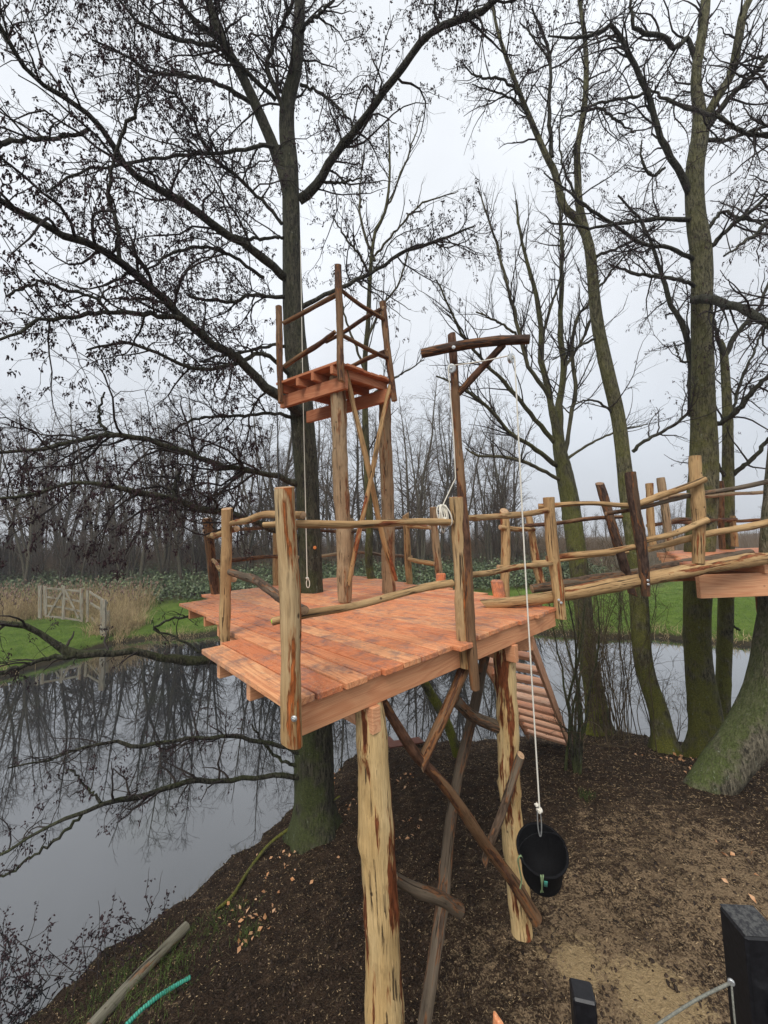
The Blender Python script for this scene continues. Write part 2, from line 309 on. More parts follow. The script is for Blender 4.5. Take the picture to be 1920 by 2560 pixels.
mud = n.mix(n.rng(mid, .35, .65), (.034, .021, .014), (.105, .066, .043)); mud = n.mix(n.rng(fine, .42, .62, 0, .9), mud, (.010, .007, .005)); mud = n.mix(n.rng(n.noise(p, 75, 3, .7), .56, .66, 0, .85), mud, (.17, .12, .08)); mud = n.mix(n.rng(n.noise(p, 20, 6, .75), .54, .64, 0, .8), mud, (.010, .007, .005))
def spot(px, py, r0, r1):
    q = G(px, py, 0.); nd = n.n('VectorMath', operation='DISTANCE'); n.t.links.new(p, nd.inputs[0]); nd.inputs[1].default_value = (q[0], q[1], 0); return n.rng(nd.outputs['Value'], r0, r1, 1, 0)
near_s = n.math('MAXIMUM', spot(1560, 2420, .1, 2.2), spot(1850, 2250, .3, 2.4)); dens = n.math('MAXIMUM', n.math('MAXIMUM', spot(1440, 2400, .1, .62), spot(1640, 2500, .15, .9)), spot(1500, 1935, .05, .32))
shav = n.rng(n.math('ADD', n.math('ADD', n.math('MULTIPLY', fine, .55), n.math('MULTIPLY', n.noise(n.mp(p, (1, 1.5, 1)), 5.5, 7, .78), .52)), n.math('MULTIPLY', near_s, .115)), .575, .66, 0, .95)
shav = n.math('MULTIPLY', shav, n.rng(n.math('ADD', big, n.math('MULTIPLY', near_s, .22)), .42, .66, .08, 1))
mud = n.mix(shav, mud, n.mix(fine, (.18, .11, .06), (.62, .45, .27)))
saw = n.rng(n.math('ADD', n.math('MULTIPLY', dens, .42), n.math('ADD', n.math('MULTIPLY', n.noise(p, 4.5, 8, .8), .85), n.math('MULTIPLY', n.noise(p, 30, 5, .8), .45))), .93, 1.02); mud = n.mix(n.math('MULTIPLY', saw, .9), mud, n.mix(fine, (.48, .33, .16), (.74, .55, .31)))
gr = n.mix(n.rng(n.noise(p, 1.1, 5, .6), .35, .65), (.08, .14, .02), (.17, .24, .045)); gr = n.mix(n.rng(n.noise(p, 12, 4, .7), .5, .75, 0, .6), gr, (.06, .075, .02))
sx = n.n('SeparateXYZ'); n.t.links.new(p, sx.inputs[0])
brown = n.mix(n.rng(n.noise(p, 5, 5), .35, .65), (.05, .04, .025), (.13, .10, .055))
gr = n.mix(n.rng(n.math('ADD', sx.outputs[1], n.math('MULTIPLY', n.noise(p, .4, 3), 5)), 35.5, 37.5), gr, brown)
gr = n.mix(n.rng(n.math('ADD', sx.outputs[2], n.math('MULTIPLY', n.noise(p, 5, 3), .25)), -1.28, -1.12, 1, 0), gr, (.05, .04, .022))
n.done(n.mix(isl, gr, mud), n.rng(mid, .3, .7, .55, .95), n.math('ADD', fine, n.math('MULTIPLY', n.noise(p, 17, 5, .7), 1.5)), 1., .07, .08)
mb.build('ground', n.m, kind='structure')
n = N('pond_water'); p = n.pos(); w1 = n.noise(n.mp(p, (1, 1.6, 1)), 3.5, 2, .4)
alg = n.rng(n.noise(p, .35, 4, .6), .5, .7); n.b.inputs['IOR'].default_value = 1.55; n.b.inputs['Coat Weight'].default_value = 1.; n.b.inputs['Coat Roughness'].default_value = .01; n.b.inputs['Coat IOR'].default_value = 1.8
n.done(n.mix(alg, (.012, .014, .016), (.020, .024, .020)), .015, w1, .012, .01, .9)
mb = MB(); mb.add([(-230, -50, WZ), (230, -50, WZ), (230, 60, WZ), (-230, 60, WZ)], [(0, 1, 2, 3)]); mb.build('water', n.m, kind='structure')
def zg(x, y): return float(hgt(np.array([x]), np.array([y]))[0])
# ------------------------------------------------------------------ logs and timbers
def logw(name, parent, C, mat, end=None, label=None, rough=1., bend=.012, end_green=False, slant=0., sides=18):
    """a peeled log: C rows are (x, y, z, radius) in metres"""
    C = np.asarray(C, float); L = np.linalg.norm(np.diff(C[:, :3], axis=0), axis=1).sum(); k = int(min(150, max(8, L/.045)))
    Q = catmull(C, k); s = np.linspace(0, L, k); ph = RNG.uniform(0, 6.28, 12)
    r = Q[:, 3]*(1+rough*(.035*np.sin(s*5.1+ph[0])+.03*np.sin(s*11+ph[1])+.02*np.sin(s*23+ph[2])))
    P = Q[:, :3].copy(); env = np.sin(np.pi*s/L)
    P[:, 0] += bend*env*np.sin(s*2.6+ph[3]); P[:, 1] += bend*env*np.sin(s*2.1+ph[4]); P[:, 2] += bend*env*np.sin(s*2.9+ph[5])*(abs(P[-1, 2]-P[0, 2]) < .7*L)
    T, S, U = (a[0] for a in frames(P[None])); a = np.arange(sides)*2*math.pi/sides
    rr = r[:, None]*(1+rough*(.035*np.sin(2*a[None]+ph[6]+s[:, None]*1.2)+.025*np.sin(3*a[None]+ph[7]-s[:, None]*1.9)+.012*RNG.normal(0, 1, (k, sides))))
    for _ in range(int(L*1.6)+1):        # knots
        ks, ka = RNG.uniform(0, L), RNG.uniform(0, 6.28); da = (a-ka+math.pi) % (2*math.pi)-math.pi
        rr *= 1+rough*.14*np.exp(-((s[:, None]-ks)/.05)**2-(da[None]/.45)**2)
    V = P[:, None]+(S[:, None]*np.cos(a)[None, :, None]+U[:, None]*np.sin(a)[None, :, None])*rr[..., None]
    if slant:
        V[-1] += T[-1][None]*(np.cos(a)*slant*r[-1])[:, None]; V[0] -= T[0][None]*(np.sin(a)*slant*.6*r[0])[:, None]
    off = RNG.uniform(0, 50, 3); Cc = np.stack([np.cos(a)[None]*rr, np.sin(a)[None]*rr, np.repeat(s[:, None], sides, 1)], -1)+off
    m = MB(); i = np.arange(sides); j = (i+1) % sides; b = (np.arange(k-1)*sides)[:, None]
    m.add(V.reshape(-1, 3), np.stack([b+i, b+j, b+sides+j, b+sides+i], -1).reshape(-1, 4), 0, Cc.reshape(-1, 3))
    for e_, sg in ((0, -1), (-1, 1)):
        cen = V[e_].mean(0); ring = V[e_]; inn = cen+(ring-cen)*.9+T[e_]*sg*r[e_]*.05; mid = cen+T[e_]*sg*r[e_]*.05
        vs = np.vstack([ring, inn, mid[None]]); cc = np.stack([np.cos(a)*r[e_], np.sin(a)*r[e_], a*0], -1)
        fq = np.stack([i, j, sides+j, sides+i], -1); ft = np.stack([sides+i, sides+j, np.full(sides, 2*sides)], -1)
        if e_ == 0: fq = fq[:, ::-1]; ft = ft[:, ::-1]
        n0 = m.n; m.add(vs, fq, 0, np.vstack([cc, cc*.9, cc[:1]*0])); m.F[3].append(ft+n0); m.FM[3].append(np.full(len(ft), 1))
    o = m.build(name, [mat, end or M_END], parent, label)
    if end_green:
        g = MB(); dsk(g, P[0]-T[0]*r[0]*.06, -T[0], r[0]*.55); g.build('painted_end', M_GREENTIP, parent)
    return o
def log(name, parent, ctrl, mat, *a_, **k):
    return logw(name, parent, [(*A(x, y, Y), RAD(w, Y)) for x, y, Y, w in ctrl], mat, *a_, **k)
def dsk(m, c, nrm_, r, th=.003, seg=16, mi=0):
    """a thin round plate centred at c"""
    nrm_ = np.asarray(nrm_, float)/np.linalg.norm(nrm_); ref = np.array([0, 0, 1.]) if abs(nrm_[2]) < .9 else np.array([1., 0, 0])
    s = np.cross(nrm_, ref); s /= np.linalg.norm(s); u = np.cross(s, nrm_); a = np.arange(seg)*2*math.pi/seg; c = np.asarray(c, float)
    rg = lambda q, h: c+(s*np.cos(a)[:, None]+u*np.sin(a)[:, None])*q+nrm_*h
    V = np.vstack([rg(r, -th), rg(r, th*.5), rg(r*.85, th), [c+nrm_*th], [c-nrm_*th]]); i = np.arange(seg); j = (i+1) % seg
    n0 = m.n; q = np.vstack([np.stack([i, j, seg+j, seg+i], -1), np.stack([seg+i, seg+j, 2*seg+j, 2*seg+i], -1)])[:, ::-1]
    m.add(V, q, mi); t = np.vstack([np.stack([2*seg+i, 2*seg+j, np.full(seg, 3*seg)], -1)[:, ::-1], np.stack([i, j, np.full(seg, 3*seg+1)], -1)])
    m.F[3].append(t+n0); m.FM[3].append(np.full(len(t), mi))
def bolt(parent, p, d):
    m = MB(); dsk(m, p, d, .016, .004, 12); dsk(m, np.asarray(p)+np.asarray(d)*.006, d, .008, .006, 6); m.build('bolt', M_METAL, parent, smooth=False)
def cable(m, pts, r, k=40, sides=6):
    c = catmull(np.asarray(pts, float), k); tubes(m, c[None, :, :3], np.full((1, k), r), sides)

# ================================================================== the large play platform
ZD = 3.18; DC = np.array([-.57, 2.24]); DE = np.array([.716, .698]); DB = np.array([-.655, .756])
def dk(s, t, z=ZD): q = DC+DE*s+DB*t; return np.array([q[0], q[1], z])
PL = empty('play_platform', (DC[0]+1, DC[1]+2, 0), 'large play platform of orange larch boards on tall peeled log poles, railed with rustic logs', 'platform')
mb = MB(); th = .042
def tmax(s): return 5.6+max(0, s-1.1)*.13
def tmin(s): return 0. if s <= 3.63 else float(np.interp(s, [3.63, 4.09, 4.37, 4.63, 5.12], [0, 1.01, 2.23, 3.93, 6.14]))
def pl(s0, s1, t0, t1, dz=0., tint=None):
    g = .0075; O = dk(s0+g, t0, ZD-th+dz); box(mb, O, dk(s1-g, t0, ZD-th+dz)-O, dk(s0+g, t1, ZD-th+dz)-O, (0, 0, th), bev=.004, lenax=1, tint=tint)
pl(-.04, .16, -.035, 1.55, tint=.15); pl(.16, .36, -.045, 1.64, tint=.95); pl(.37, .56, -.05, 2.33, tint=.25)
pl(.455, .56, 2.333, 3.12, tint=.3); pl(.52, .70, 3.123, 4.75, tint=.35)
pl(.56, .70, -.03, 3.12, tint=.6)
s = .70; k = 0
while s < 5.05:
    w_ = .198; t1 = (4.8 if s < 1.05 else tmax(s)) + random.uniform(-.05, .05); t0 = tmin(s+w_*.5) + random.uniform(-.06, -.015) - (.10 if 1.45 < s < 1.62 else 0)
    if t1-t0 > 3.4:
        c_ = t0+random.choice([.38, .5, .62])*(t1-t0); pl(s, s+w_, t0, c_-.002, random.uniform(-.001, .001)); pl(s, s+w_, c_+.002, t1, random.uniform(-.001, .001))
    else: pl(s, s+w_, t0, t1)
    s += w_; k += 1
mb.build('decking', M_BOARD, PL, smooth=False)
def beam(parent, name, a, b, h, w, mat, side, lab=None):
    """a sawn beam whose top edge runs a -> b, thickness w towards `side`"""
    m = MB(); a = np.asarray(a, float); b = np.asarray(b, float); box(m, a-[0, 0, h], b-a, np.asarray(side, float)*w, (0, 0, h), bev=.004, lenax=0)
    return m.build(name, mat, parent, lab, smooth=False)
D3 = np.array([*DB, 0]); E3 = np.array([*DE, 0])
beam(PL, 'edge_beam', dk(.03, .0, ZD-th), dk(3.66, .0, ZD-th), .185, .055, M_BEAM, D3)
for i, (t, s0, s1) in enumerate(((.62, .02, 3.7), (1.25, .02, 4.1), (1.95, .42, 4.2), (2.75, .50, 4.3), (3.5, .56, 4.4), (4.3, .57, 4.5), (5.1, 1.15, 4.8))):
    beam(PL, 'joist', dk(s0, t, ZD-th), dk(s1, t, ZD-th), .15, .06, M_BEAM, D3)
for s in (.60, 2.55): beam(PL, 'crossbeam', dk(s, -.03, ZD-th-.187), dk(s, 3.0 if s < 1 else 5.3, ZD-th-.187), .17, .075, M_BEAM, E3)
# sawn blocks and brackets
m = MB(); o = A(1088, 1470, 7.0); box(m, o, (.16, -.05, 0), (.03, .06, 0), (.02, 0, .26), bev=.03, lenax=2); m.build('end_block', M_BOARD, PL, smooth=False)
m = MB(); o = A(1232, 1495, 5.85); box(m, o, (.15, -.09, 0), (.05, .08, 0), (-.03, 0, .27), bev=.03, lenax=2); m.build('end_block', M_BOARD, PL, smooth=False)
m = MB(); o = A(1292, 1628, 4.5); box(m, o, (.19, .0, 0), (.04, .5, 0), (0, 0, .2), bev=.006, lenax=1); m.build('joist_end', M_BEAM, PL, smooth=False)
# support poles, down to the mud
log('support_pole', PL, [(921, 1752, 2.80, 74), (929, 1830, 2.77, 78), (941, 2084, 2.75, 82), (952, 2277, 2.75, 83), (962, 2560, 2.75, 84), (972, 2830, 2.75, 84)], M_PALE, label='thick pale peeled pole under the near corner of the deck', bend=.0)
log('support_pole', PL, [(1259, 1610, 4.2, 54), (1266, 1760, 4.2, 53), (1272, 1920, 4.2, 50), (1286, 2100, 4.2, 50), (1304, 2330, 4.2, 49)], M_PALE, label='pale peeled pole with torn bark behind the black bucket', bend=.01)
logw('support_pole', PL, [(*dk(4.2, 4.6, ZD-.35), .1), (*dk(4.2, 4.6, -1.4), .11)], M_TAN)
# braces
log('brace', PL, [(955, 1752, 2.95, 24), (1037, 1881, 3.15, 25), (1110, 1968, 3.4, 25), (1201, 2094, 3.75, 25), (1279, 2195, 4.0, 26), (1341, 2300, 4.02, 27)], M_BROWN, M_ENDD, bend=.015)
log('brace', PL, [(1168, 1650, 3.55, 27), (1110, 1790, 3.35, 28), (1052, 1912, 3.2, 28)], M_BROWN, slant=.8)
log('brace', PL, [(1213, 1635, 4.7, 22), (1172, 1830, 4.4, 23), (1134, 2036, 4.05, 25), (1104, 2253, 3.75, 30), (1079, 2420, 3.5, 31), (1052, 2620, 3.3, 33)], M_GREY, M_ENDD, 'long grey weathered brace leaning across below the deck', bend=.02)
log('brace', PL, [(1136, 1748, 3.95, 30), (1180, 1785, 4.05, 27), (1245, 1818, 4.2, 27)], M_GREY, M_ENDD)
log('brace', PL, [(1302, 1888, 3.95, 19), (1262, 2015, 3.9, 20), (1226, 2105, 3.85, 19), (1211, 2160, 3.85, 17)], M_GREY, M_END, slant=.9)
log('brace', PL, [(985, 2195, 2.95, 24), (1040, 2222, 3.1, 26), (1095, 2245, 3.25, 27), (1148, 2274, 3.4, 30)], M_GREY, M_END, bend=.015)
# railing posts
posts = [([(710, 1219, 2.13, 51), (715, 1400, 2.13, 52), (722, 1600, 2.13, 51), (730, 1858, 2.13, 51)], M_NEAR, 'thick golden post standing at the near corner of the deck', .35),
 ([(567, 1272, 3.9, 26), (562, 1420, 3.9, 27), (564, 1520, 3.9, 26), (562, 1603, 3.9, 22)], M_POST, None, .5),
 ([(517, 1296, 7.2, 23), (527, 1400, 7.25, 24), (540, 1484, 7.3, 22)], M_BROWN, None, .3),
 ([(688, 1325, 8.5, 13), (690, 1463, 8.5, 15)], M_POST, None, .1),
 ([(877, 1296, 10.3, 14), (878, 1440, 10.3, 14)], M_TOWER, None, .1),
 ([(1014, 1286, 7.9, 17), (1019, 1380, 8.0, 17), (1024, 1458, 8.1, 17)], M_POST, None, .9),
 ([(1083, 1268, 7.5, 17), (1086, 1330, 7.5, 20), (1093, 1400, 7.5, 20), (1101, 1450, 7.5, 20)], M_TOWER, None, .2),
 ([(1141, 1243, 3.42, 37), (1149, 1400, 3.42, 36), (1157, 1530, 3.42, 36), (1166, 1668, 3.42, 34)], M_NEAR, 'stout tan post beside the hoist mast', .2),
 ([(1372, 1244, 4.8, 28), (1380, 1340, 4.8, 28), (1392, 1450, 4.8, 28), (1402, 1547, 4.8, 27)], M_POST, 'post bolted to the end of the bridge log', .12),
 ([(1261, 1278, 5.9, 22), (1263, 1380, 5.9, 22), (1262, 1492, 5.9, 23)], M_TAN, None, 1.4),
 ([(1322, 1292, 6.4, 16), (1338, 1390, 6.35, 19), (1360, 1480, 6.3, 20)], M_TAN, None, .3)]
for c, mt, lab, sl_ in posts: log('railing_post', PL, c, mt, None, lab, slant=sl_)
bolt(PL, A(1397, 1500, 4.72), (-.1, -1, .1)); bolt(PL, A(1403, 1507, 4.72), (-.1, -1, .1)); bolt(PL, A(735, 1797, 2.06), (-.2, -1, -.1))
# rails
rails = [([(660, 1312, 2.32, 15), (739, 1309, 2.28, 20), (860, 1308, 2.55, 20), (990, 1306, 2.9, 19), (1130, 1306, 3.4, 17)], M_TAN, 1),
 ([(680, 1554, 2.30, 20), (763, 1536, 2.38, 20), (860, 1518, 2.65, 19), (960, 1492, 2.95, 18), (1060, 1469, 3.2, 18), (1130, 1458, 3.4, 18)], M_TAN, 1),
 ([(758, 1288, 2.28, 20), (700, 1288, 2.42, 19), (655, 1288, 2.7, 19), (620, 1297, 3.1, 17), (580, 1309, 3.85, 14)], M_TAN, 0),
 ([(760, 1526, 2.28, 23), (720, 1508, 2.5, 24), (680, 1480, 2.75, 23), (640, 1450, 3.1, 22), (610, 1440, 3.4, 19), (576, 1430, 3.8, 17)], M_GREY, 0),
 ([(592, 1322, 3.9, 15), (566, 1330, 4.6, 12), (534, 1338, 5.6, 15), (520, 1340, 7.1, 8)], M_TAN, 0),
 ([(584, 1448, 3.95, 16), (560, 1430, 4.8, 12), (532, 1400, 7.0, 8)], M_TAN, 0),
 ([(508, 1327, 7.15, 9), (560, 1328, 7.4, 9), (610, 1324, 7.8, 9), (697, 1318, 8.5, 8)], M_BROWN, 0),
 ([(532, 1403, 7.15, 9), (614, 1398, 7.7, 10), (700, 1390, 8.5, 8)], M_BROWN, 0),
 ([(688, 1318, 8.5, 8), (800, 1326, 9.4, 8), (888, 1329, 10.3, 8)], M_BROWN, 0),
 ([(688, 1395, 8.5, 8), (802, 1390, 9.4, 8), (884, 1380, 10.3, 7)], M_TOWER, 0),
 ([(880, 1380, 10.3, 7), (956, 1386, 9.3, 8), (1028, 1392, 8.0, 8)], M_GREY, 0),
 ([(880, 1326, 10.3, 7), (956, 1322, 9.3, 8), (1024, 1316, 8.0, 8)], M_GREY, 0),
 ([(1018, 1317, 7.9, 9), (1075, 1319, 7.4, 10)], M_TAN, 0), ([(1022, 1397, 7.9, 9), (1050, 1405, 7.6, 11), (1086, 1410, 7.4, 10)], M_TAN, 0),
 ([(1165, 1295, 3.5, 15), (1230, 1294, 3.85, 15), (1289, 1287, 4.2, 15), (1368, 1276, 4.75, 14)], M_TAN, 0),
 ([(1172, 1437, 3.5, 14), (1230, 1430, 3.85, 14), (1289, 1421, 4.2, 14), (1378, 1409, 4.75, 12)], M_TAN, 0),
 ([(1250, 1318, 5.8, 12), (1290, 1321, 6.0, 12), (1334, 1324, 6.3, 11)], M_TAN, 0), ([(1245, 1417, 5.8, 11), (1290, 1419, 6.0, 11), (1331, 1417, 6.3, 10)], M_TAN, 0)]
for c, mt, g_ in rails: log('rail', PL, c, mt, end_green=bool(g_), bend=.012)

# ================================================================== lookout tower
TW = empty('lookout_tower', (-.63, 5.71, ZD), 'small raised lookout deck on two tall log poles against the alder trunk', 'tower')
ZT = 6.5; tN, tL, tR = G(840, 909, ZT), G(692, 962, ZT), G(979, 957, ZT); tF = tL+tR-tN; tF = tF+(tF-tN)*.12
mb = MB(); nb = 7; dN = (tR-tN)/nb; dF = (tF-tL)/nb
for i in range(nb):
    a0 = tN+dN*(i+.02)-(tL-tN)*random.uniform(.01, .05); b0 = tL+dF*(i+.02)+(tL-tN)*.02
    box(mb, a0, dN*.96, b0-a0, (0, 0, .04), lenax=1)
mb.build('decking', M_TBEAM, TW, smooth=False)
u1 = nrm(tR-tN); u2 = nrm(tL-tN); LR, LL = np.linalg.norm(tR-tN), np.linalg.norm(tL-tN)
def tp(a, b, z=0.): q = tN+u1*a+u2*b; return np.array([q[0], q[1], ZT+z])
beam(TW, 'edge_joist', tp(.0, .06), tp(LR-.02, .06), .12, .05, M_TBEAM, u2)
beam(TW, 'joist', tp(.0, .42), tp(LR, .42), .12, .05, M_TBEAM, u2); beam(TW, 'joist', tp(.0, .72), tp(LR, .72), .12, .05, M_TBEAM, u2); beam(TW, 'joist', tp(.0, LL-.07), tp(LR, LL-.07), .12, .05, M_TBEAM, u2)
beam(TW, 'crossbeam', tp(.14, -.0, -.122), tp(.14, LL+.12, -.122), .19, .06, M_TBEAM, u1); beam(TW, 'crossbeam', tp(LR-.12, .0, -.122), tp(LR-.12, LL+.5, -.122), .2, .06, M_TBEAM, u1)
log('pole', TW, [(842, 944, 5.42, 39), (850, 1100, 5.5, 38), (857, 1300, 5.6, 38), (862, 1502, 5.71, 37)], M_TOWER, label='front grey tan pole holding up the lookout deck')
log('pole', TW, [(961, 972, 5.95, 31), (965, 1100, 6.15, 31), (968, 1300, 6.4, 33), (973, 1482, 6.6, 35)], M_TOWER, label='rear grey tan pole holding up the lookout deck')
log('corner_post', TW, [(845, 663, 5.08, 19), (847, 800, 5.08, 19), (853, 953, 5.08, 18)], M_BROWN, slant=.4)
log('corner_post', TW, [(697, 767, 5.7, 17), (700, 880, 5.7, 17), (702, 1008, 5.7, 15)], M_BROWN)
log('corner_post', TW, [(956, 756, 5.75, 17), (970, 870, 5.75, 17), (986, 1002, 5.75, 15)], M_BROWN)
for c in ([(845, 735, 5.12, 12), (780, 770, 5.35, 12), (709, 808, 5.6, 11)], [(838, 829, 5.12, 11), (780, 872, 5.35, 13), (712, 916, 5.6, 12)],
          [(852, 725, 5.12, 10), (905, 764, 5.4, 11), (958, 797, 5.7, 11)], [(855, 838, 5.12, 10), (912, 868, 5.4, 11), (968, 895, 5.7, 11)],
          [(958, 770, 5.7, 12), (905, 800, 6.2, 11), (858, 830, 6.5, 10), (815, 855, 6.8, 9)], [(970, 876, 5.7, 11), (920, 896, 6.2, 11), (878, 916, 6.5, 10), (830, 935, 6.8, 9)]):
    log('rail', TW, c, M_BROWN)
log('cross_brace', TW, [(862, 914, 5.3, 12), (900, 1080, 5.5, 14), (945, 1290, 5.85, 13), (988, 1447, 6.2, 13)], M_TAN, slant=.6); log('cross_brace', TW, [(977, 962, 5.75, 12), (935, 1150, 5.6, 12), (905, 1300, 5.55, 12), (871, 1461, 5.6, 12)], M_TAN, slant=.9)
bolt(TW, A(952, 985, 5.8), (-.5, -1, 0)); bolt(TW, A(953, 995, 5.8), (-.5, -1, 0))

# ================================================================== hoist
HO = empty('rope_hoist', A(1185, 1724, 3.3), 'tall brown log mast with a dark crossbeam and diagonal strut, carrying the bucket rope', 'hoist')
log('mast', HO, [(1129, 836, 3.5, 22), (1136, 930, 3.48, 21), (1143, 1080, 3.45, 22), (1155, 1240, 3.42, 24), (1168, 1420, 3.38, 25), (1177, 1590, 3.36, 25), (1188, 1722, 3.34, 22)], M_BROWN, slant=.2, bend=.0)
log('crossbeam', HO, [(1054, 884, 3.42, 24), (1140, 867, 3.34, 23), (1230, 855, 3.26, 24), (1324, 848, 3.18, 23)], M_DARK, M_ENDD, bend=.004)
log('strut', HO, [(1146, 984, 3.46, 17), (1200, 925, 3.37, 18), (1262, 858, 3.25, 18)], M_BROWN, slant=.5, bend=0)
bolt(HO, A(1134, 868, 3.24), (0, -1, 0))
def pulley(x, y, Y, d):
    p = A(x, y, Y); d = np.array(d, float)/np.linalg.norm(d); m = MB(); dsk(m, p, d, .040, .003, 24); dsk(m, p-d*.022, -d, .040, .003, 24); dsk(m, p-d*.011, d, .027, .008, 20)
    o = m.build('pulley', M_METAL, HO, smooth=False); m = MB(); dsk(m, p+d*.005, d, .009, .006, 10); c = link('axle', m.mesh('axle', [M_METAL])); c.parent = o; c.location = (0, 0, 0); return p
pa = pulley(1128, 921, 3.34, (-.45, -1, -.25)); pb = pulley(1281, 895, 3.12, (.75, -1, -.15))
m = MB(); cable(m, [pb+[0, 0, .03], pb+[0, .01, .10], A(1282, 866, 3.14)], .004); cable(m, [pa+[0, 0, .03], A(1118, 905, 3.4), A(1115, 880, 3.4)], .004); m.build('hanger', M_METAL, HO)
# rope over the pulleys down to the bucket, and its tied-off tail
R0 = A(1349, 2026, 3.05); m = MB()
cable(m, [A(1104, 1270, 3.4), A(1120, 1235, 3.42), A(1139, 1196, 3.4)], .0055, 10); cable(m, [A(1139, 1196, 3.4), A(1133, 1080, 3.38), A(1121, 925, 3.34)], .0055, 14)
cable(m, [A(1121, 925, 3.34), A(1124, 912, 3.34), A(1132, 914, 3.33)], .0055, 6); cable(m, [A(1132, 914, 3.33), A(1205, 903, 3.23), A(1277, 888, 3.12)], .0055, 16)
cable(m, [A(1277, 888, 3.12), A(1285, 892, 3.11), A(1287, 902, 3.11)], .0055, 6); cable(m, [A(1287, 902, 3.11), A(1312, 1400, 3.08), R0], .006, 50)
RO = m.build('hoist_rope', M_ROPE, None, 'thin white rope running over both pulleys and down to the black bucket', 'rope')
def knot(parent, p, r, k=26, mat=None, name='knot'):
    m = MB(); a = np.linspace(0, 2*math.pi, k); q = np.stack([np.sin(a)+2*np.sin(2*a), np.cos(a)-2*np.cos(2*a), -np.sin(3*a)*1.6], -1)*r/3+np.asarray(p); tubes(m, q[None], np.full((1, k), r*.42), 6); return m.build(name, mat or M_ROPE, parent)
knot(RO, R0, .019); knot(RO, R0+[-.02, 0, .04], .013)
m = MB(); c0 = A(1106, 1268, 3.36)
for i in range(7):
    a = np.linspace(0, 2*math.pi, 26); w_ = random.uniform(.02, .045); h_ = random.uniform(.07, .13); cx = random.uniform(-.02, .03)
    P_ = np.stack([c0[0]+cx+w_*np.sin(a)+.03*np.cos(a)*random.uniform(-1, .3), c0[1]+random.uniform(-.02, .02)+.01*np.cos(a*2), c0[2]-h_*.8+h_*np.cos(a)], -1); tubes(m, P_[None], np.full((1, 26), .0058), 6)
cable(m, [A(1106, 1268, 3.36), A(1104, 1290, 3.35), A(1112, 1310, 3.35)], .006, 8)
CO = m.build('rope_coil', M_ROPE, None, 'bundle of spare white rope looped beside the stout tan post top', 'rope'); knot(CO, A(1106, 1304, 3.35), .024); knot(CO, A(1113, 1298, 3.35), .02)
# bucket
bc = A(1355, 2122, 3.12); tl = math.radians(24); ax = np.array([.10, math.sin(tl), -math.cos(tl)]); ax = ax/np.linalg.norm(ax)   # axis pointing to the base
BK = empty('bucket', bc, 'black rubber bucket hanging from the white rope above the mud', 'bucket')
sx_ = nrm(np.cross(ax, [0, 1, 0])); sy_ = np.cross(ax, sx_)
def lathe(m, prof, seg=40):
    a = np.arange(seg)*2*math.pi/seg; V = np.concatenate([bc+ax*h+(sx_*np.cos(a)[:, None]+sy_*np.sin(a)[:, None])*r for r, h in prof]); i = np.arange(seg); j = (i+1) % seg; b = (np.arange(len(prof)-1)*seg)[:, None]
    m.add(V, np.stack([b+i, b+j, b+seg+j, b+seg+i], -1).reshape(-1, 4))
m = MB(); lathe(m, [(.001, .292), (.134, .292), (.168, .008), (.170, 0), (.172, -.004), (.174, 0), (.176, .012), (.172, .02), (.167, .05), (.158, .13), (.147, .24), (.144, .27), (.148, .285), (.146, .305), (.130, .318), (.001, .318)]); m.build('body', M_BLACK, BK)
m = MB(); lathe(m, [(.172, .0), (.184, -.004), (.187, .008), (.182, .018), (.172, .02)]); m.build('rim', M_BLACK, BK)
m = MB(); a = np.linspace(0, math.pi, 24); hp = bc+(sx_*np.cos(a)[:, None])*.178+np.array([0, .02, 1.])*np.sin(a)[:, None]*.115*1+sy_*0
hp = hp+np.outer(np.sin(a), nrm(R0-[0, 0, .12]-bc)*0); tubes(m, hp[None], np.full((1, 24), .0045), 6); m.build('handle', M_BLACK, BK)
hook = hp[12]; m = MB(); a = np.linspace(0, 2*math.pi, 28); mid_ = (hook+R0)/2; hh = np.linalg.norm(R0-hook)/2
q = np.stack([mid_[0]+.014*np.sin(a), mid_[1]+0*a, mid_[2]+(hh-.005)*np.cos(a)], -1); tubes(m, q[None], np.full((1, 28), .0042), 6); m.build('snap_hook', M_METAL, BK)
def rimp(deg, out=.19, h=0.): t_ = math.radians(deg); return bc+ax*h+(sx_*math.cos(t_)+sy_*math.sin(t_))*out
best = lambda px, py: min(range(0, 360, 3), key=lambda d_: np.linalg.norm((lambda v: np.array([960+FPX*v.dot(_r)/v.dot(_f), 1280-FPX*v.dot(_u)/v.dot(_f)]))(rimp(d_)-EYE)-[px, py]))
d1, d2 = best(1362, 2176), best(1305, 2140)
m = MB(); p_ = rimp(d1, .19, -.01)
for k_ in (-.008, .008): cable(m, [rimp(d1, .165, .02)+[k_, 0, 0], rimp(d1, .18, -.012)+[k_, 0, 0], rimp(d1, .194, .03)+[k_*.5, 0, 0], rimp(d1, .188, .10), rimp(d1, .18, .15), rimp(d1, .172, .20)+[k_, 0, 0]], .0052, 20)
m.build('cord', M_OLIVECORD, BK)
m = MB(); cable(m, [rimp(d2, .165, .03), rimp(d2, .18, -.015), rimp(d2, .20, .03), rimp(d2, .19, .14)-[0, 0, .0], rimp(d2, .175, .26)-[.0, 0, .02], rimp(d2, .19, .30)-[0, 0, .05]], .006, 24); m.build('cord', M_OLIVECORD, BK)
m = MB(); p_ = rimp(d1-8 if True else d1, .178, .03); q_ = rimp(d1-8, .172, .085); s_ = nrm(np.cross(ax, p_-bc)); box(m, p_-s_*.012+nrm(p_-bc)*.006, s_*.024, (q_-p_)*1.5, nrm(p_-bc)*.003, bev=.001); m.build('tag', M_TEAL, BK)
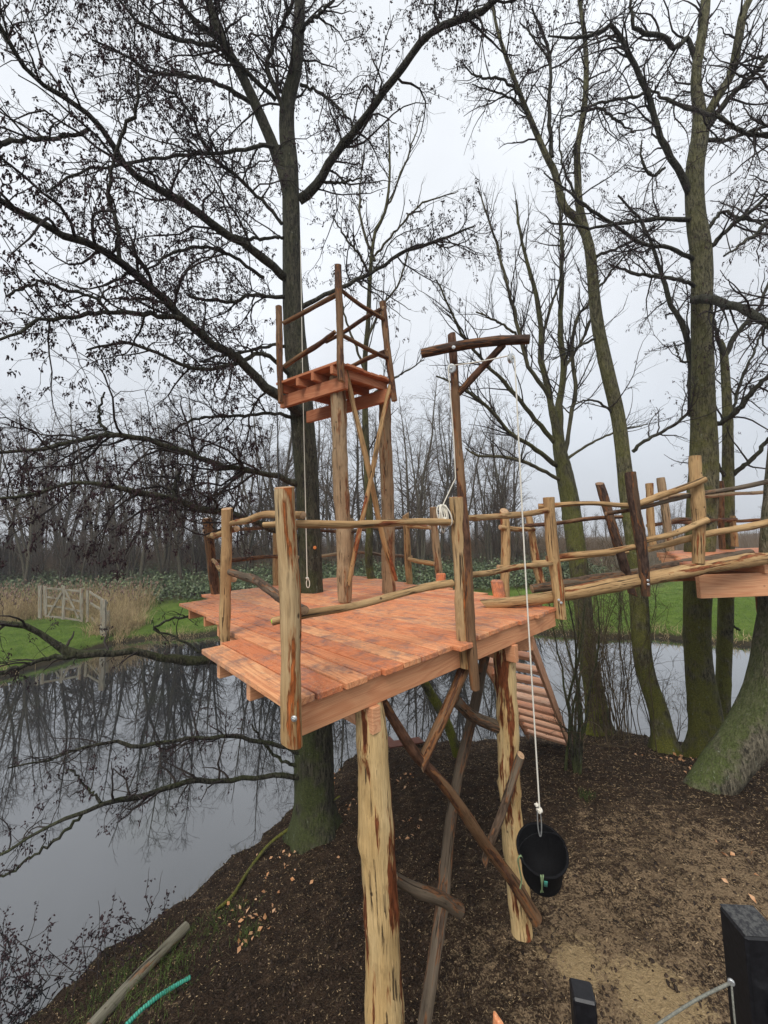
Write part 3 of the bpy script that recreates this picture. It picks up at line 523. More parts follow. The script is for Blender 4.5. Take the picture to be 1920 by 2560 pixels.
# ================================================================== ladder stair behind the platform
ST = empty('wooden_stairs', G(1425, 1885, -1.), 'orange open timber stairs dropping from the deck to the bank behind the pale pole', 'stairs')
r0, r1 = A(1322, 1600, 5.3), G(1428, 1880, -1.05); wv = np.array([-.72, .62, 0.])
d_ = r1-r0; dh = nrm(np.array([d_[0], d_[1], 0])); up = nrm(np.cross(np.cross(d_, [0, 0, 1.]), d_)); wv = nrm(wv)*1.0
for o_ in (r0, r0+wv):
    m = MB(); box(m, o_-up*.0, d_*1.01, up*.22, nrm(wv)*.05, lenax=0, bev=.005); m.build('stringer', M_STAIR, ST, smooth=False)
for i in range(11):
    q = r0+d_*(i+.7)/11.2+up*.09; m = MB(); box(m, q+nrm(wv)*.052-dh*.10, wv-nrm(wv)*.054, dh*.28, (0, 0, .055), lenax=0, bev=.005, tint=(.05 if i == 5 else None)); m.build('tread', M_STAIR, ST, smooth=False)
# ================================================================== bridge
BR = empty('log_bridge', A(1400, 1490, 4.8), 'rising footbridge of two long logs with crooked rails, between the two decks', 'bridge')
log('bridge_log', BR, [(1210, 1511, 4.95, 22), (1300, 1503, 4.85, 27), (1385, 1491, 4.9, 31), (1500, 1469, 4.98, 35), (1640, 1443, 5.1, 33), (1760, 1420, 5.25, 31), (1860, 1402, 5.4, 32), (1917, 1396, 5.5, 28)], M_TAN, bend=.0, slant=1.2, label='long near bridge log resting on both decks')
log('bridge_log', BR, [(1330, 1472, 5.95, 22), (1500, 1448, 6.05, 26), (1700, 1414, 6.2, 26), (1875, 1384, 6.4, 24)], M_GREY, bend=.01, label='far bridge log mostly hidden behind the near one')
log('bridge_post', BR, [(1576, 1181, 4.98, 24), (1590, 1290, 4.98, 26), (1603, 1390, 4.98, 24), (1615, 1490, 4.98, 20)], M_DARK, M_ENDD, 'dark barked bridge post bolted to the near log')
log('bridge_post', BR, [(1499, 1209, 6.05, 20), (1530, 1310, 6.05, 22), (1556, 1400, 6.05, 20), (1582, 1487, 6.05, 19)], M_DARK, M_ENDD, 'dark tilted post on the far side of the bridge', slant=.8)
log('bridge_post', BR, [(1737, 1141, 5.22, 26), (1742, 1260, 5.22, 28), (1746, 1408, 5.22, 27)], M_POST, None, 'tall tan post where the bridge meets the right deck')
for p in ((1620, 1451), (1621, 1461)): bolt(BR, A(*p, 4.9), (0, -1, 0))
for c, mt in (([(1346, 1266, 5.0, 14), (1428, 1263, 4.9, 12), (1500, 1262, 4.92, 12), (1585, 1263, 5.06, 12)], M_TAN), ([(1312, 1314, 6.2, 9), (1428, 1303, 6.1, 10), (1555, 1292, 6.1, 9)], M_BROWN),
    ([(1331, 1406, 6.2, 9), (1428, 1398, 6.1, 10), (1570, 1380, 6.1, 10)], M_TAN), ([(1366, 1397, 4.95, 14), (1475, 1382, 4.9, 14), (1592, 1366, 5.02, 14)], M_TAN),
    ([(1590, 1262, 5.06, 15), (1684, 1232, 5.12, 17), (1762, 1198, 5.1, 16)], M_TAN), ([(1515, 1284, 5.1, 10), (1614, 1266, 5.15, 11), (1753, 1236, 5.32, 12), (1850, 1216, 5.4, 12), (1990, 1190, 5.6, 13)], M_GREY),
    ([(1600, 1353, 5.06, 14), (1707, 1324, 5.1, 15), (1740, 1312, 5.12, 15), (1770, 1300, 5.1, 16)], M_TAN), ([(1605, 1376, 5.1, 15), (1730, 1347, 5.34, 16), (1846, 1320, 5.4, 17), (1990, 1290, 5.5, 18)], M_TAN)):
    log('rail', BR, c, mt, bend=.02)
# ================================================================== right deck
P2 = empty('side_platform', A(1830, 1450, 6), 'small orange deck around the right alder trunks, railed with thin logs', 'platform')
z2 = G(1742, 1400, 3.6)[2]; zt = 3.62
c1_, c2_ = A(1742, 1418, 5.55), A(2200, 1395, 5.3)
zt = c1_[2]+.0
def q2(x, y): return G(x, y, zt)
# outline of the deck on its plane: front left, back left, back right, front right
fl = A(1738, 1410, 5.6); zt = fl[2]; fr = np.array([fl[0]+3.6, fl[1]+.1, zt]); bl = G(1688, 1374, zt); bl = np.array([fl[0]+2.75, fl[1]+4.2, zt]); br = np.array([fr[0]+2.5, bl[1], zt])
mb = MB(); nb = 22
for i in range(nb):
    a0 = fl+(bl-fl)*i/nb; ln = fr-fl+[0, 0, 0]; st_ = random.uniform(-.07, .05); box(mb, a0+[st_, .004, -.04], ln+[-st_, 0, 0], np.array([0, (bl-fl)[1], 0])/nb*.96, (0, 0, .04), lenax=0)
mb.build('decking', M_BOARD, P2, smooth=False)
beam(P2, 'edge_beam', fl+[.02, -.02, -.16], fr+[0, -.02, -.16], .33, .07, M_BEAM, (0, 1, 0)); beam(P2, 'rim_joist', fl+[.08, .09, -.042], bl+[.05, 0, -.042], .2, .05, M_BEAM, (1, 0, 0))
for x_ in (.95, 1.75, 2.5): beam(P2, 'joist', fl+[x_, -.04, -.042], fl+[x_, (x_+.0)*1.5+.6, -.042], .12, .07, M_BEAM, (1, 0, 0))
beam(P2, 'crossbeam', fl+[.9, 1.9, -.26], fl+[4.2, 1.9, -.26], .22, .07, M_TBEAM, (0, 1, 0))
for (x, y) in ((3.0, 2.2), (3.0, .3)): logw('support_pole', P2, [(fl[0]+x, fl[1]+y, zt-.05, .1), (fl[0]+x, fl[1]+y, -.9, .1)], M_TAN)
for c, mt in (([(1623, 1209, 7.6, 18), (1628, 1290, 7.6, 17), (1633, 1372, 7.6, 16)], M_TAN), ([(1651, 1195, 7.4, 20), (1664, 1290, 7.4, 18), (1676, 1378, 7.4, 18)], M_TOWER), ([(1801, 1203, 9.3, 14), (1804, 1300, 9.3, 13), (1806, 1372, 9.3, 13)], M_BROWN), ([(1832, 1290, 9.3, 12), (1836, 1366, 9.3, 14)], M_POST)):
    log('railing_post', P2, c, mt)
for c, mt in (([(1600, 1258, 7.7, 9), (1684, 1240, 7.6, 9), (1800, 1238, 8.6, 9), (1925, 1229, 9.2, 9)], M_TOWER), ([(1618, 1314, 7.7, 8), (1700, 1306, 8.0, 9), (1840, 1298, 9.2, 8)], M_BROWN), ([(1815, 1302, 9.3, 8), (1940, 1300, 9.3, 8)], M_BROWN), ([(1668, 1312, 7.5, 9), (1686, 1302, 7.8, 10), (1740, 1298, 8.4, 9)], M_GREY)):
    log('rail', P2, c, mt, bend=.02)
# ================================================================== small loose things
def swing(name, pts, lab, r, mat, cat='rope'): m = MB(); cable(m, pts, r, 30); return m.build(name, mat, None, lab, cat)
tr = swing('hanging_rope', [A(751, 600, 6.55), A(758, 1000, 6.55), A(768, 1446, 6.55)], 'thin white rope hanging straight down in front of the alder trunk, with an eye loop', .0075, M_ROPE)
knot(tr, A(768, 1446, 6.55), .022); m = MB(); a = np.linspace(0, 2*math.pi, 24); c0 = A(770, 1459, 6.55); tubes(m, (np.stack([.028*np.sin(a), 0*a, .07*np.cos(a)], -1)+c0)[None], np.full((1, 24), .0075), 6); m.build('loop', M_ROPE, tr)
swing('black_cable', [A(692, 1008, 5.75), A(695, 1110, 5.8), A(697, 1222, 5.8)], 'thin black cable hanging from the lookout deck left of the trunk', .009, M_CABLE, 'cable')
# black posts at the viewpoint's own rail
def sqpost(name, x, y, Y, w, ang, lab, slope=0.):
    c = A(x, y, Y); ca, sa = math.cos(ang), math.sin(ang); ux, uy = np.array([ca, sa, 0])*w, np.array([-sa, ca, 0])*w; zb = zg(c[0], c[1])-.15
    e = empty(name, (c[0], c[1], zb), lab, 'post'); m = MB(); box(m, (c[0], c[1], zb), ux, uy, (0, 0, c[2]-zb), bev=.006, lenax=2); m.build('shaft', M_BLACKPOST, e, smooth=False); return e, c, ux, uy
e1, c, ux, uy = sqpost('black_post', 1864, 2344, 1.18, .10, math.radians(-5), 'thick black square post at the lower right, tied with a cord')
m = MB(); box(m, c+ux*.02+uy*.02+[0, 0, .0015], ux*.96, uy*.96, (0, 0, .003), bev=.001); n = N('weathered_top'); p = n.pos(); n.done(n.mix(n.rng(n.noise(p, 90, 5, .7), .42, .6), (.02, .02, .023), (.085, .085, .08)), .7); m.build('top_face', n.m, e1, smooth=False)
m = MB(); o_ = c+ux*.35-[0, 0, .14]-uy*.09; box(m, o_, ux*.28, -uy*.14, (0, 0, -.075), bev=.014, lenax=2); m.build('latch', M_METAL, e1)
p0 = A(1828, 2456, 1.15); m = MB(); dsk(m, p0, (-.6, -.8, 0), .008, .003, 10); m.build('bolt', M_METAL, e1, smooth=False)
e2, c2, ux2, uy2 = sqpost('black_post', 1433, 2497, 1.42, .072, math.radians(-14), 'short narrow black post at the bottom edge, left of the thick one')
m = MB(); cable(m, [p0, A(1740, 2500, 1.2), A(1652, 2556, 1.25), A(1560, 2620, 1.3)], .0038, 24); cable(m, [p0, p0-[0, 0, .12], p0-[0, .005, .3]], .0025, 8); m.build('tie_cord', plain('grey_cord', (.24, .24, .20), .7, sc=200), None, 'greyish cord running from the thick black post out of the picture', 'cord')
m = MB(); o_ = A(1232, 2534, 1.55); box(m, o_, (.03, -.03, -.02), (.01, .02, 0), (-.03, -.01, -.30), bev=.008, lenax=2); box(m, o_+[.0, 0, -.3], (.12, -.02, 0), (.01, .05, 0), (-.02, 0, -1.2), lenax=2); 
m.build('timber_tip', M_BOARD, None, 'pointed orange board tip poking up at the bottom edge', 'board', smooth=False)
# pipe-like log, hose, boards and litter on the bank
def onb(x, y, r=0.): # lay a point on the terrain along the sight line
    d = _ray(x, y); t = np.linspace(.0015, .03, 2400); q = EYE+d[None]*t[:, None]; h = np.maximum(hgt(q[:, 0], q[:, 1]), WZ)+r
    return q[int(np.argmax(q[:, 2] <= h))]
gl = [onb(x, y, .05) for x, y in ((466, 2318), (225, 2572))]; gl = [gl[0], (gl[0]+gl[1])/2+[0, 0, .02], gl[1]]
for g_ in gl: g_[2] += .0
wl = logw('grey_log', None, [(*g_, .068) for g_ in gl], log_mat('grey_green_pole', (.24, .22, .165), (.14, .13, .09), (.07, .065, .045), .25), M_ENDD, bend=.003, rough=.4); tagit(wl, 'straight grey pole lying on the grassy water edge', 'pole')
hs = [onb(x, y, .02) for x, y in ((476, 2444), (430, 2470), (383, 2501), (330, 2548), (270, 2620))]; m = MB(); c = catmull([(*q, 0) for q in hs], 60); rr = .024*(1+.12*np.sin(np.arange(60)*2.1)); tubes(m, c[None, :, :3], rr[None], 12)
n = N('green_hose'); w = n.n('TexWave', bands_direction='Z'); n.set(w, 'Vector', n.attr()); w.inputs['Scale'].default_value = 14; n.done(n.mix(w.outputs[1], (.015, .16, .11), (.07, .42, .30)), .4)
m.build('green_hose', n.m, None, 'ribbed green hose end lying on the bank below the grey pole', 'hose')
m = MB()
for (x, y, a_) in ((900, 1885, .1), (975, 1872, -.2)):
    q = onb(x, y, .02); box(m, q, (.9, .35+a_, .03), (-.12, .28, 0), (0, 0, .035), lenax=0)
m.build('loose_board', board_mat('dark_red_board', (.20, .09, .06), (.15, .06, .04), (.09, .03, .02)), None, 'dark reddish boards lying at the water line behind the pale pole', 'board', smooth=False)
# ================================================================== trees
def resam(ctrl, k): return catmull([(*A(x, y, Y), RAD(w, Y)) for x, y, Y, w in ctrl], k)
def grow(P, R, per_m, ln, rr, ang, gn, upz, k=6, rmax=.02, tmin=.12, rmin=.002, droop=0., fall=.5):
    """children of the N curves P: random offshoots with wandering paths"""
    N_, kk, _ = P.shape; L = np.linalg.norm(np.diff(P, axis=1), axis=2).sum(1); cnt = RNG.poisson(per_m*L); idx = np.repeat(np.arange(N_), cnt); M = len(idx)
    if M == 0: return np.zeros((0, k, 3)), np.zeros((0, k))
    t = RNG.uniform(tmin, 1., M); x = t*(kk-1); i = np.minimum(x.astype(int), kk-2); f = (x-i)[:, None]
    p = P[idx, i]*(1-f)+P[idx, i+1]*f; T = nrm(P[idx, i+1]-P[idx, i]); r = R[idx, i]*(1-f[:, 0])+R[idx, i+1]*f[:, 0]
    q = nrm(np.cross(T, RNG.normal(0, 1, (M, 3)))); a = RNG.uniform(*ang, M)[:, None]; d = nrm(T*np.cos(a)+q*np.sin(a)+np.array([0, 0, upz]))
    l = RNG.uniform(*ln, M)*(1.1-fall*t); r0 = np.minimum(np.maximum(r*rr, rmin), rmax); st = (l/(k-1))[:, None]; O = [p]
    for j in range(k-1):
        d = nrm(d+RNG.normal(0, gn, (M, 3))+np.array([0, 0, droop])); O.append(O[-1]+d*st)
    s = np.linspace(0, 1, k)[None]; return np.stack(O, 1), np.maximum(r0[:, None]*(1-.72*s), rmin*.6)
_oct = np.array([(0, 0, 0), (1, 0, .35), (-.5, .87, .35), (-.5, -.87, .35), (.8, 0, .75), (-.4, .7, .75), (-.4, -.7, .75), (0, 0, 1)], float)
_of = np.array([(0, 2, 1), (0, 3, 2), (0, 1, 3), (4, 5, 7), (5, 6, 7), (6, 4, 7)]); _oq = np.array([(1, 2, 5, 4), (2, 3, 6, 5), (3, 1, 4, 6)])
def pods(mb, P, D, ln, w, mi):
    """small spindle bodies (catkins, cones, dead leaves) at P pointing along D"""
    N_ = len(P)
    if N_ == 0: return
    D = nrm(D); ref = np.where(np.abs(D[:, 2:]) < .9, np.array([[0, 0, 1.]]), np.array([[1., 0, 0]])); S = nrm(np.cross(D, ref)); U = np.cross(S, D)
    V = P[:, None]+S[:, None]*(_oct[None, :, :1]*w[:, None, None])+U[:, None]*(_oct[None, :, 1:2]*w[:, None, None])+D[:, None]*(_oct[None, :, 2:]*ln[:, None, None])
    b = (np.arange(N_)*8)[:, None, None]; n0 = mb.n; mb.add(V.reshape(-1, 3), (b+_oq[None]).reshape(-1, 4), mi)
    mb.F[3].append((b+_of[None]).reshape(-1, 3)+n0); mb.FM[3].append(np.full(N_*6, mi))
def catkins(mb, P, prob, mi, cone=.5, scale=1.):
    e_ = P[:, -1]; q_ = e_*np.array([1.9, 1.9, 2.3]); fld = np.sin(q_[:, 0]+1.3*np.sin(q_[:, 2]*.8))+np.sin(q_[:, 1]*1.2+q_[:, 2])+np.sin(q_[:, 2]*1.4-q_[:, 0]*.7)
    m = RNG.random(len(e_)) < prob*np.clip(.70+.45*fld, .18, 1); e_ = e_[m]; par = nrm(P[m, -1]-P[m, -2])
    for _ in range(5):      # hanging catkins in clusters
        k_ = RNG.random(len(e_)) < .7; q = e_[k_]; D = np.array([0, 0, -1.])+RNG.normal(0, .35, (len(q), 3))+par[k_]*.3
        pods(mb, q+RNG.normal(0, .016, q.shape), D, RNG.uniform(.03, .065, len(q))*scale, RNG.uniform(.0045, .0075, len(q))*scale, mi)
    for _ in range(3):      # woody cones
        k_ = RNG.random(len(e_)) < cone; q = e_[k_]+RNG.normal(0, .018, (k_.sum(), 3)); pods(mb, q, RNG.normal(0, 1, q.shape), RNG.uniform(.018, .03, len(q))*scale, RNG.uniform(.009, .014, len(q))*scale, mi)
def twigs(parent, majors, dens=(1.3, 2.6, 4.5), lens=((.7, 1.9), (.25, .8), (.08, .26)), gn=.22, up=.15, cat=.5, cone=.5, mats=None, name='crown', ang=(.5, 1.25), rr=.5, tm=.15, scale=1., droop=(-.02, -.03, -.03), r3=.0016):
    """majors: list of (P,R) arrays (k,3)/(k,); adds three orders of twigs as one crown mesh"""
    P0 = np.stack([m[0] for m in majors]); R0_ = np.stack([m[1] for m in majors])
    P1, R1 = grow(P0, R0_, dens[0], lens[0], rr, ang, gn, up, 9, .022, tm, .004, droop[0])
    P2_, R2 = grow(P1, R1, dens[1], lens[1], .55, (.4, 1.2), gn*1.15, up*.6, 6, .007, .1, .0025, droop[1])
    P2b, R2b = grow(P0, R0_, dens[0]*1.2, lens[1], .3, ang, gn, up, 6, .006, .3, .0025, droop[1])
    P2_ = np.concatenate([P2_, P2b]); R2 = np.concatenate([R2, R2b])
    P3, R3 = grow(P2_, R2, dens[2], lens[2], .6, (.4, 1.2), gn*1.2, up*.4, 4, .0035, .1, r3, droop[2])
    m = MB(); tubes(m, P1, R1, 5); tubes(m, P2_, R2, 4); tubes(m, P3, R3, 3)
    if cat > 0: catkins(m, P3, cat, 1, cone, scale); catkins(m, P2_, cat*1.3, 1, cone, scale)
    return m.build(name, mats or [M_TWIG, M_CATKIN], parent)
LASTB = [None]
def limb(parent, name, ctrl, mat, k=24, sides=8, jit=.012):
    C = resam(ctrl, k); C[1:-1, :3] += RNG.normal(0, jit, (k-2, 3)); rr = C[:, 3]*(1+RNG.normal(0, .05, k)); m = MB(); tubes(m, C[None, :, :3], rr[None], sides); LASTB[0] = m.build(name, mat, parent); return C[:, :3], C[:, 3]
def trunk(parent, ctrls, mat, flare=True, zb=None):
    m = MB(); fl_ = 1.
    for n_, ctrl in enumerate(ctrls):
        C = resam(ctrl, 60)
        if n_ == 0 and flare:                # root flare running down into the ground
            b = C[0]; g = zg(b[0], b[1]); lo = np.array([b[0], b[1], g-.25, b[3]*1.5]); fl_ = 1.5 if abs(nrm(C[6, :3]-C[0, :3])[2]) > .85 else 1.04; dd = (C[6, :3]-C[0, :3]); dd = dd/max(dd[2], .05); lo = np.array([*(b[:3]-dd*(b[2]-g+.25)*.8), b[3]*fl_]); lo[2] = g-.25; h = np.array([*(b[:3]-dd*(b[2]-g-.08)*.8), b[3]*(1+(fl_-1)*.45)]); h[2] = g+.08; C = np.vstack([lo, h, C[C[:, 2] > g+.25]])
            C = catmull(C[::2], 70)
        s = np.arange(len(C)); sd = 20; T, S, U = (q[0] for q in frames(C[None, :, :3])); a = np.arange(sd)*2*math.pi/sd; ph = RNG.uniform(0, 6, 4)
        zz = np.cumsum(np.concatenate([[0], np.linalg.norm(np.diff(C[:, :3], axis=0), axis=1)]))[:, None]
        rr = C[:, 3:4]*(1+.05*np.sin(2*a+ph[0]+zz)+.045*np.sin(3*a+ph[1]-zz*1.3)+.03*np.sin(5*a+ph[2]+zz*.7)+.012*RNG.normal(0, 1, (len(C), sd))+((.20 if fl_ > 1.2 else .05)*np.exp(-zz/.35)*np.cos(5*a+ph[3]) if (n_ == 0 and flare) else 0))
        for _ in range(10):
            ks, ka = RNG.uniform(0, zz[-1, 0]), RNG.uniform(0, 6.28); da = (a-ka+math.pi) % (2*math.pi)-math.pi; rr = rr*(1+.13*np.exp(-((zz-ks)/.09)**2-(da[None]/.4)**2))
        V = C[:, None, :3]+(S[:, None]*np.cos(a)[None, :, None]+U[:, None]*np.sin(a)[None, :, None])*rr[..., None]; i = np.arange(sd); j = (i+1) % sd; bb = (np.arange(len(C)-1)*sd)[:, None]
        m.add(V.reshape(-1, 3), np.stack([bb+i, bb+j, bb+sd+j, bb+sd+i], -1).reshape(-1, 4))
    return m.build('trunk', mat, parent)
def tree(name, base, label, cat='tree', group=None): return empty(name, (base[0], base[1], zg(base[0], base[1])), label, cat, group)

# ---- the big alder through the platform
T0 = tree('alder_tree', A(790, 2095, 7.2), 'big dark alder rising through the large deck, its catkin-hung limbs filling the upper left', 'tree')
lead = [(723, 376, 7.0, 40), (714, 290, 6.9, 38), (738, 180, 6.8, 33), (747, 60, 6.7, 30), (750, -60, 6.6, 28), (756, -260, 6.5, 22)]
left = [(722, 500, 7.0, 30), (700, 410, 6.95, 30), (640, 265, 6.7, 26), (600, 180, 6.6, 24), (555, 98, 6.4, 22), (521, 0, 6.2, 20), (495, -150, 6.0, 14)]
trunk(T0, [[(791, 2110, 7.2, 98), (785, 1900, 7.15, 88), (785, 1700, 7.12, 78), (780, 1480, 7.1, 60), (769, 1250, 7.1, 58), (757, 1080, 7.1, 58), (748, 950, 7.1, 57), (739, 850, 7.08, 56), (731, 700, 7.05, 52), (727, 520, 7.0, 46), *lead], left], M_ALDER)
B = {}
br = dict(
 a=[(755, 1032, 7.0, 34), (723, 1004, 6.7, 30), (665, 966, 6.4, 25), (598, 899, 6.1, 24), (530, 860, 5.8, 22), (482, 822, 5.6, 22), (434, 774, 5.4, 22), (376, 720, 5.1, 21), (299, 653, 4.8, 21), (217, 610, 4.5, 20), (145, 585, 4.3, 18), (64, 538, 4.1, 18), (0, 503, 3.9, 18), (-90, 460, 3.7, 14)],
 b=[(742, 1210, 7.0, 18), (675, 1186, 6.7, 14), (603, 1174, 6.4, 14), (530, 1154, 6.1, 14), (463, 1130, 5.8, 15), (395, 1106, 5.5, 14), (337, 1092, 5.3, 13), (270, 1087, 5.0, 13), (193, 1101, 4.7, 12), (120, 1118, 4.4, 10), (48, 1126, 4.2, 9), (-60, 1145, 4.0, 7)],
 c=[(745, 1345, 7.0, 18), (691, 1326, 6.8, 16), (609, 1293, 6.4, 15), (546, 1280, 6.1, 17), (490, 1268, 5.8, 17), (434, 1250, 5.5, 15), (395, 1241, 5.3, 14), (337, 1229, 5.0, 13), (280, 1217, 4.8, 12), (193, 1203, 4.5, 9), (120, 1222, 4.3, 8), (72, 1239, 4.2, 8), (-20, 1247, 4.0, 6)],
 d=[(740, 1048, 7.0, 12), (694, 1034, 6.9, 9), (627, 1036, 6.8, 8), (579, 1041, 6.7, 8), (521, 1041, 6.6, 7), (463, 1058, 6.4, 6), (415, 1087, 6.3, 4)],
 e=[(736, 945, 7.0, 14), (694, 908, 6.7, 11), (646, 884, 6.4, 11), (598, 908, 6.1, 10), (530, 921, 5.8, 10), (458, 913, 5.5, 10), (410, 889, 5.3, 9), (337, 865, 5.0, 8), (289, 858, 4.8, 7), (217, 875, 4.6, 5)],
 f=[(730, 864, 7.0, 11), (675, 865, 6.9, 8), (603, 880, 6.7, 7), (554, 889, 6.6, 7), (500, 905, 6.5, 5)],
 g=[(453, 798, 5.45, 15), (386, 786, 5.2, 13), (313, 781, 4.9, 12), (270, 778, 4.8, 11), (193, 793, 4.5, 10), (120, 798, 4.3, 9), (48, 827, 4.1, 8), (-30, 855, 3.9, 6)],
 h=[(270, 778, 4.8, 9), (241, 749, 4.7, 8), (193, 730, 4.6, 8), (135, 720, 4.4, 8), (96, 701, 4.3, 7), (20, 740, 4.1, 6)],
 i=[(732, 745, 7.05, 13), (675, 740, 6.8, 9), (627, 735, 6.6, 9), (579, 757, 6.4, 9), (521, 749, 6.2, 8), (472, 740, 6.0, 6)],
 j=[(728, 705, 7.0, 24), (683, 665, 6.7, 22), (631, 625, 6.4, 21), (555, 579, 6.1, 20), (492, 527, 5.8, 19), (417, 486, 5.5, 18), (324, 428, 5.1, 17), (278, 359, 4.9, 15), (220, 284, 4.6, 14), (116, 214, 4.3, 13), (46, 145, 4.0, 12), (0, 58, 3.8, 12), (-60, -40, 3.6, 10)],
 k=[(660, 694, 6.7, 10), (608, 660, 6.4, 9), (550, 625, 6.2, 9), (492, 619, 6.0, 8), (428, 637, 5.8, 7), (371, 671, 5.6, 5)],
 l=[(726, 598, 7.0, 10), (706, 593, 6.9, 8), (613, 596, 6.6, 8), (540, 582, 6.4, 6)],
 m=[(720, 370, 7.0, 12), (665, 365, 6.7, 10), (579, 379, 6.3, 9), (509, 382, 6.0, 9), (434, 394, 5.7, 8), (359, 399, 5.4, 8), (278, 417, 5.1, 7), (203, 428, 4.9, 6), (116, 480, 4.6, 5)],
 n=[(705, 560, 6.9, 10), (648, 492, 6.7, 9), (590, 440, 6.4, 9), (544, 405, 6.2, 8), (509, 359, 6.0, 8), (463, 260, 5.7, 7), (405, 220, 5.4, 6), (350, 170, 5.2, 5)],
 o=[(299, 650, 4.8, 11), (296, 600, 4.75, 10), (284, 532, 4.7, 10), (269, 492, 4.6, 10), (284, 405, 4.5, 9), (312, 324, 4.4, 9), (341, 266, 4.3, 8), (345, 180, 4.2, 6)],
 p=[(555, 98, 6.4, 14), (498, 64, 6.1, 13), (457, 12, 5.9, 12), (435, -50, 5.7, 9)],
 q=[(690, 250, 6.85, 12), (560, 130, 6.3, 11), (492, 110, 5.9, 10), (428, 95, 5.6, 9), (359, 64, 5.3, 9), (312, 23, 5.1, 8), (275, -40, 4.9, 6)],
 r=[(745, 90, 6.7, 14), (764, 64, 6.6, 11), (799, 35, 6.5, 9), (845, -10, 6.4, 7)],
 s=[(752, 212, 6.8, 9), (810, 237, 6.7, 7), (851, 272, 6.6, 6), (890, 322, 6.5, 5)],
 t=[(712, 330, 6.9, 12), (700, 249, 6.75, 12), (668, 170, 6.6, 11), (690, 95, 6.5, 10), (728, 20, 6.3, 10), (742, -60, 6.2, 8)],
 u=[(748, 500, 7.0, 24), (790, 462, 6.9, 23), (840, 385, 6.7, 20), (880, 330, 6.5, 19), (930, 270, 6.3, 18), (1000, 180, 6.0, 18), (1050, 110, 5.8, 17), (1100, 65, 5.6, 17), (1170, 40, 5.4, 16), (1235, 5, 5.2, 13), (1300, -70, 5.0, 8)],
 v=[(765, 487, 7.0, 10), (810, 457, 6.9, 8), (856, 457, 6.8, 7), (900, 445, 6.7, 4)],
 w=[(750, 770, 7.0, 13), (800, 745, 7.1, 11), (861, 713, 7.2, 10), (924, 683, 7.3, 9), (992, 640, 7.4, 9), (1072, 609, 7.5, 8), (1146, 584, 7.6, 6), (1185, 566, 7.7, 4)],
 x=[(226, 324, 4.65, 9), (145, 347, 4.4, 10), (58, 347, 4.2, 11), (-20, 372, 4.0, 12)],
 y=[(1100, 65, 5.6, 9), (1085, 20, 5.5, 7), (1100, -40, 5.4, 5)], z=[(760, 1881, 7.0, 12), (668, 1859, 6.6, 9), (580, 1845, 6.2, 9), (482, 1848, 5.8, 9), (383, 1859, 5.5, 9), (328, 1864, 5.3, 9), (285, 1851, 5.2, 8), (230, 1862, 5.0, 7), (164, 1889, 4.8, 6), (109, 1903, 4.7, 5), (20, 1920, 4.5, 4)],
 A=[(757, 1942, 7.0, 14), (657, 1941, 6.6, 11), (569, 1952, 6.2, 11), (492, 1949, 5.9, 12), (427, 1968, 5.6, 12), (361, 1990, 5.35, 12), (295, 2001, 5.1, 12), (235, 2018, 4.9, 10), (181, 2037, 4.75, 9), (109, 2072, 4.6, 7), (55, 2105, 4.5, 7), (-30, 2150, 4.4, 6)],
 B=[(213, 2031, 4.85, 8), (137, 2100, 4.7, 7), (71, 2149, 4.6, 6), (-20, 2210, 4.5, 6)],
 C=[(252, 2007, 4.95, 7), (219, 1968, 4.95, 5), (186, 1930, 4.9, 4), (165, 1925, 4.9, 3)],
 D=[(770, 1670, 7.05, 30), (690, 1652, 6.9, 26), (600, 1648, 6.7, 24), (520, 1648, 6.5, 23), (471, 1651, 6.4, 22), (416, 1645, 6.2, 20), (350, 1629, 6.0, 18), (285, 1632, 5.8, 17), (219, 1632, 5.6, 20), (175, 1635, 5.5, 20), (137, 1613, 5.4, 16), (98, 1585, 5.3, 14), (44, 1563, 5.1, 13), (-40, 1552, 4.9, 11)],
 E=[(185, 1637, 5.5, 14), (109, 1648, 5.3, 10), (55, 1665, 5.1, 9), (-20, 1690, 5.0, 8)],
 F=[(745, 1915, 7.05, 8), (700, 1900, 6.9, 7), (660, 1860, 6.8, 6), (630, 1810, 6.7, 4)],
 G=[(540, 1650, 6.5, 9), (430, 1590, 6.4, 5), (383, 1574, 6.3, 6), (416, 1552, 6.35, 6), (471, 1541, 6.4, 6)],
 H=[(434, 1246, 5.5, 9), (440, 1205, 5.6, 8), (453, 1170, 5.7, 5)], I=[(270, 1087, 5.0, 9), (248, 1040, 5.0, 7), (262, 980, 5.0, 4)],
 J=[(640, 265, 6.7, 12), (560, 215, 6.5, 10), (470, 190, 6.2, 9), (380, 180, 5.9, 8), (300, 130, 5.6, 7), (230, 100, 5.3, 5)],
 K=[(521, 0, 6.2, 12), (440, -60, 5.9, 10), (330, -70, 5.5, 8), (200, -60, 5.0, 7), (80, -20, 4.6, 5)])
lows = 'zABCF'; maj = []; lowm = []
for k_, c in br.items():
    M_ = M_LIMB if k_ not in 'bcD' else M_ALDER
    pr = limb(T0, 'branch', c, M_, sides=10 if c[0][3] > 15 else 7)
    if k_ in lows+'DEG': twigs(LASTB[0], [pr], dens=(3.0, 4.2, 4.4), lens=((.3, 1.2), (.15, .5), (.06, .2)), gn=.26, up=.10, cat=.7, tm=.3, name='twigs', r3=.002)
    else: maj.append(pr)
C = resam(left, 24); maj.append((C[:, :3], C[:, 3])); C = resam(lead, 24); maj.append((C[:, :3], C[:, 3]))
twigs(T0, [m for i, m in enumerate(maj)], dens=(4.6, 5.8, 6.0), lens=((.6, 2.2), (.25, .85), (.08, .26)), gn=.27, up=.06, cat=.92, cone=.8, r3=.0022, scale=1.18)
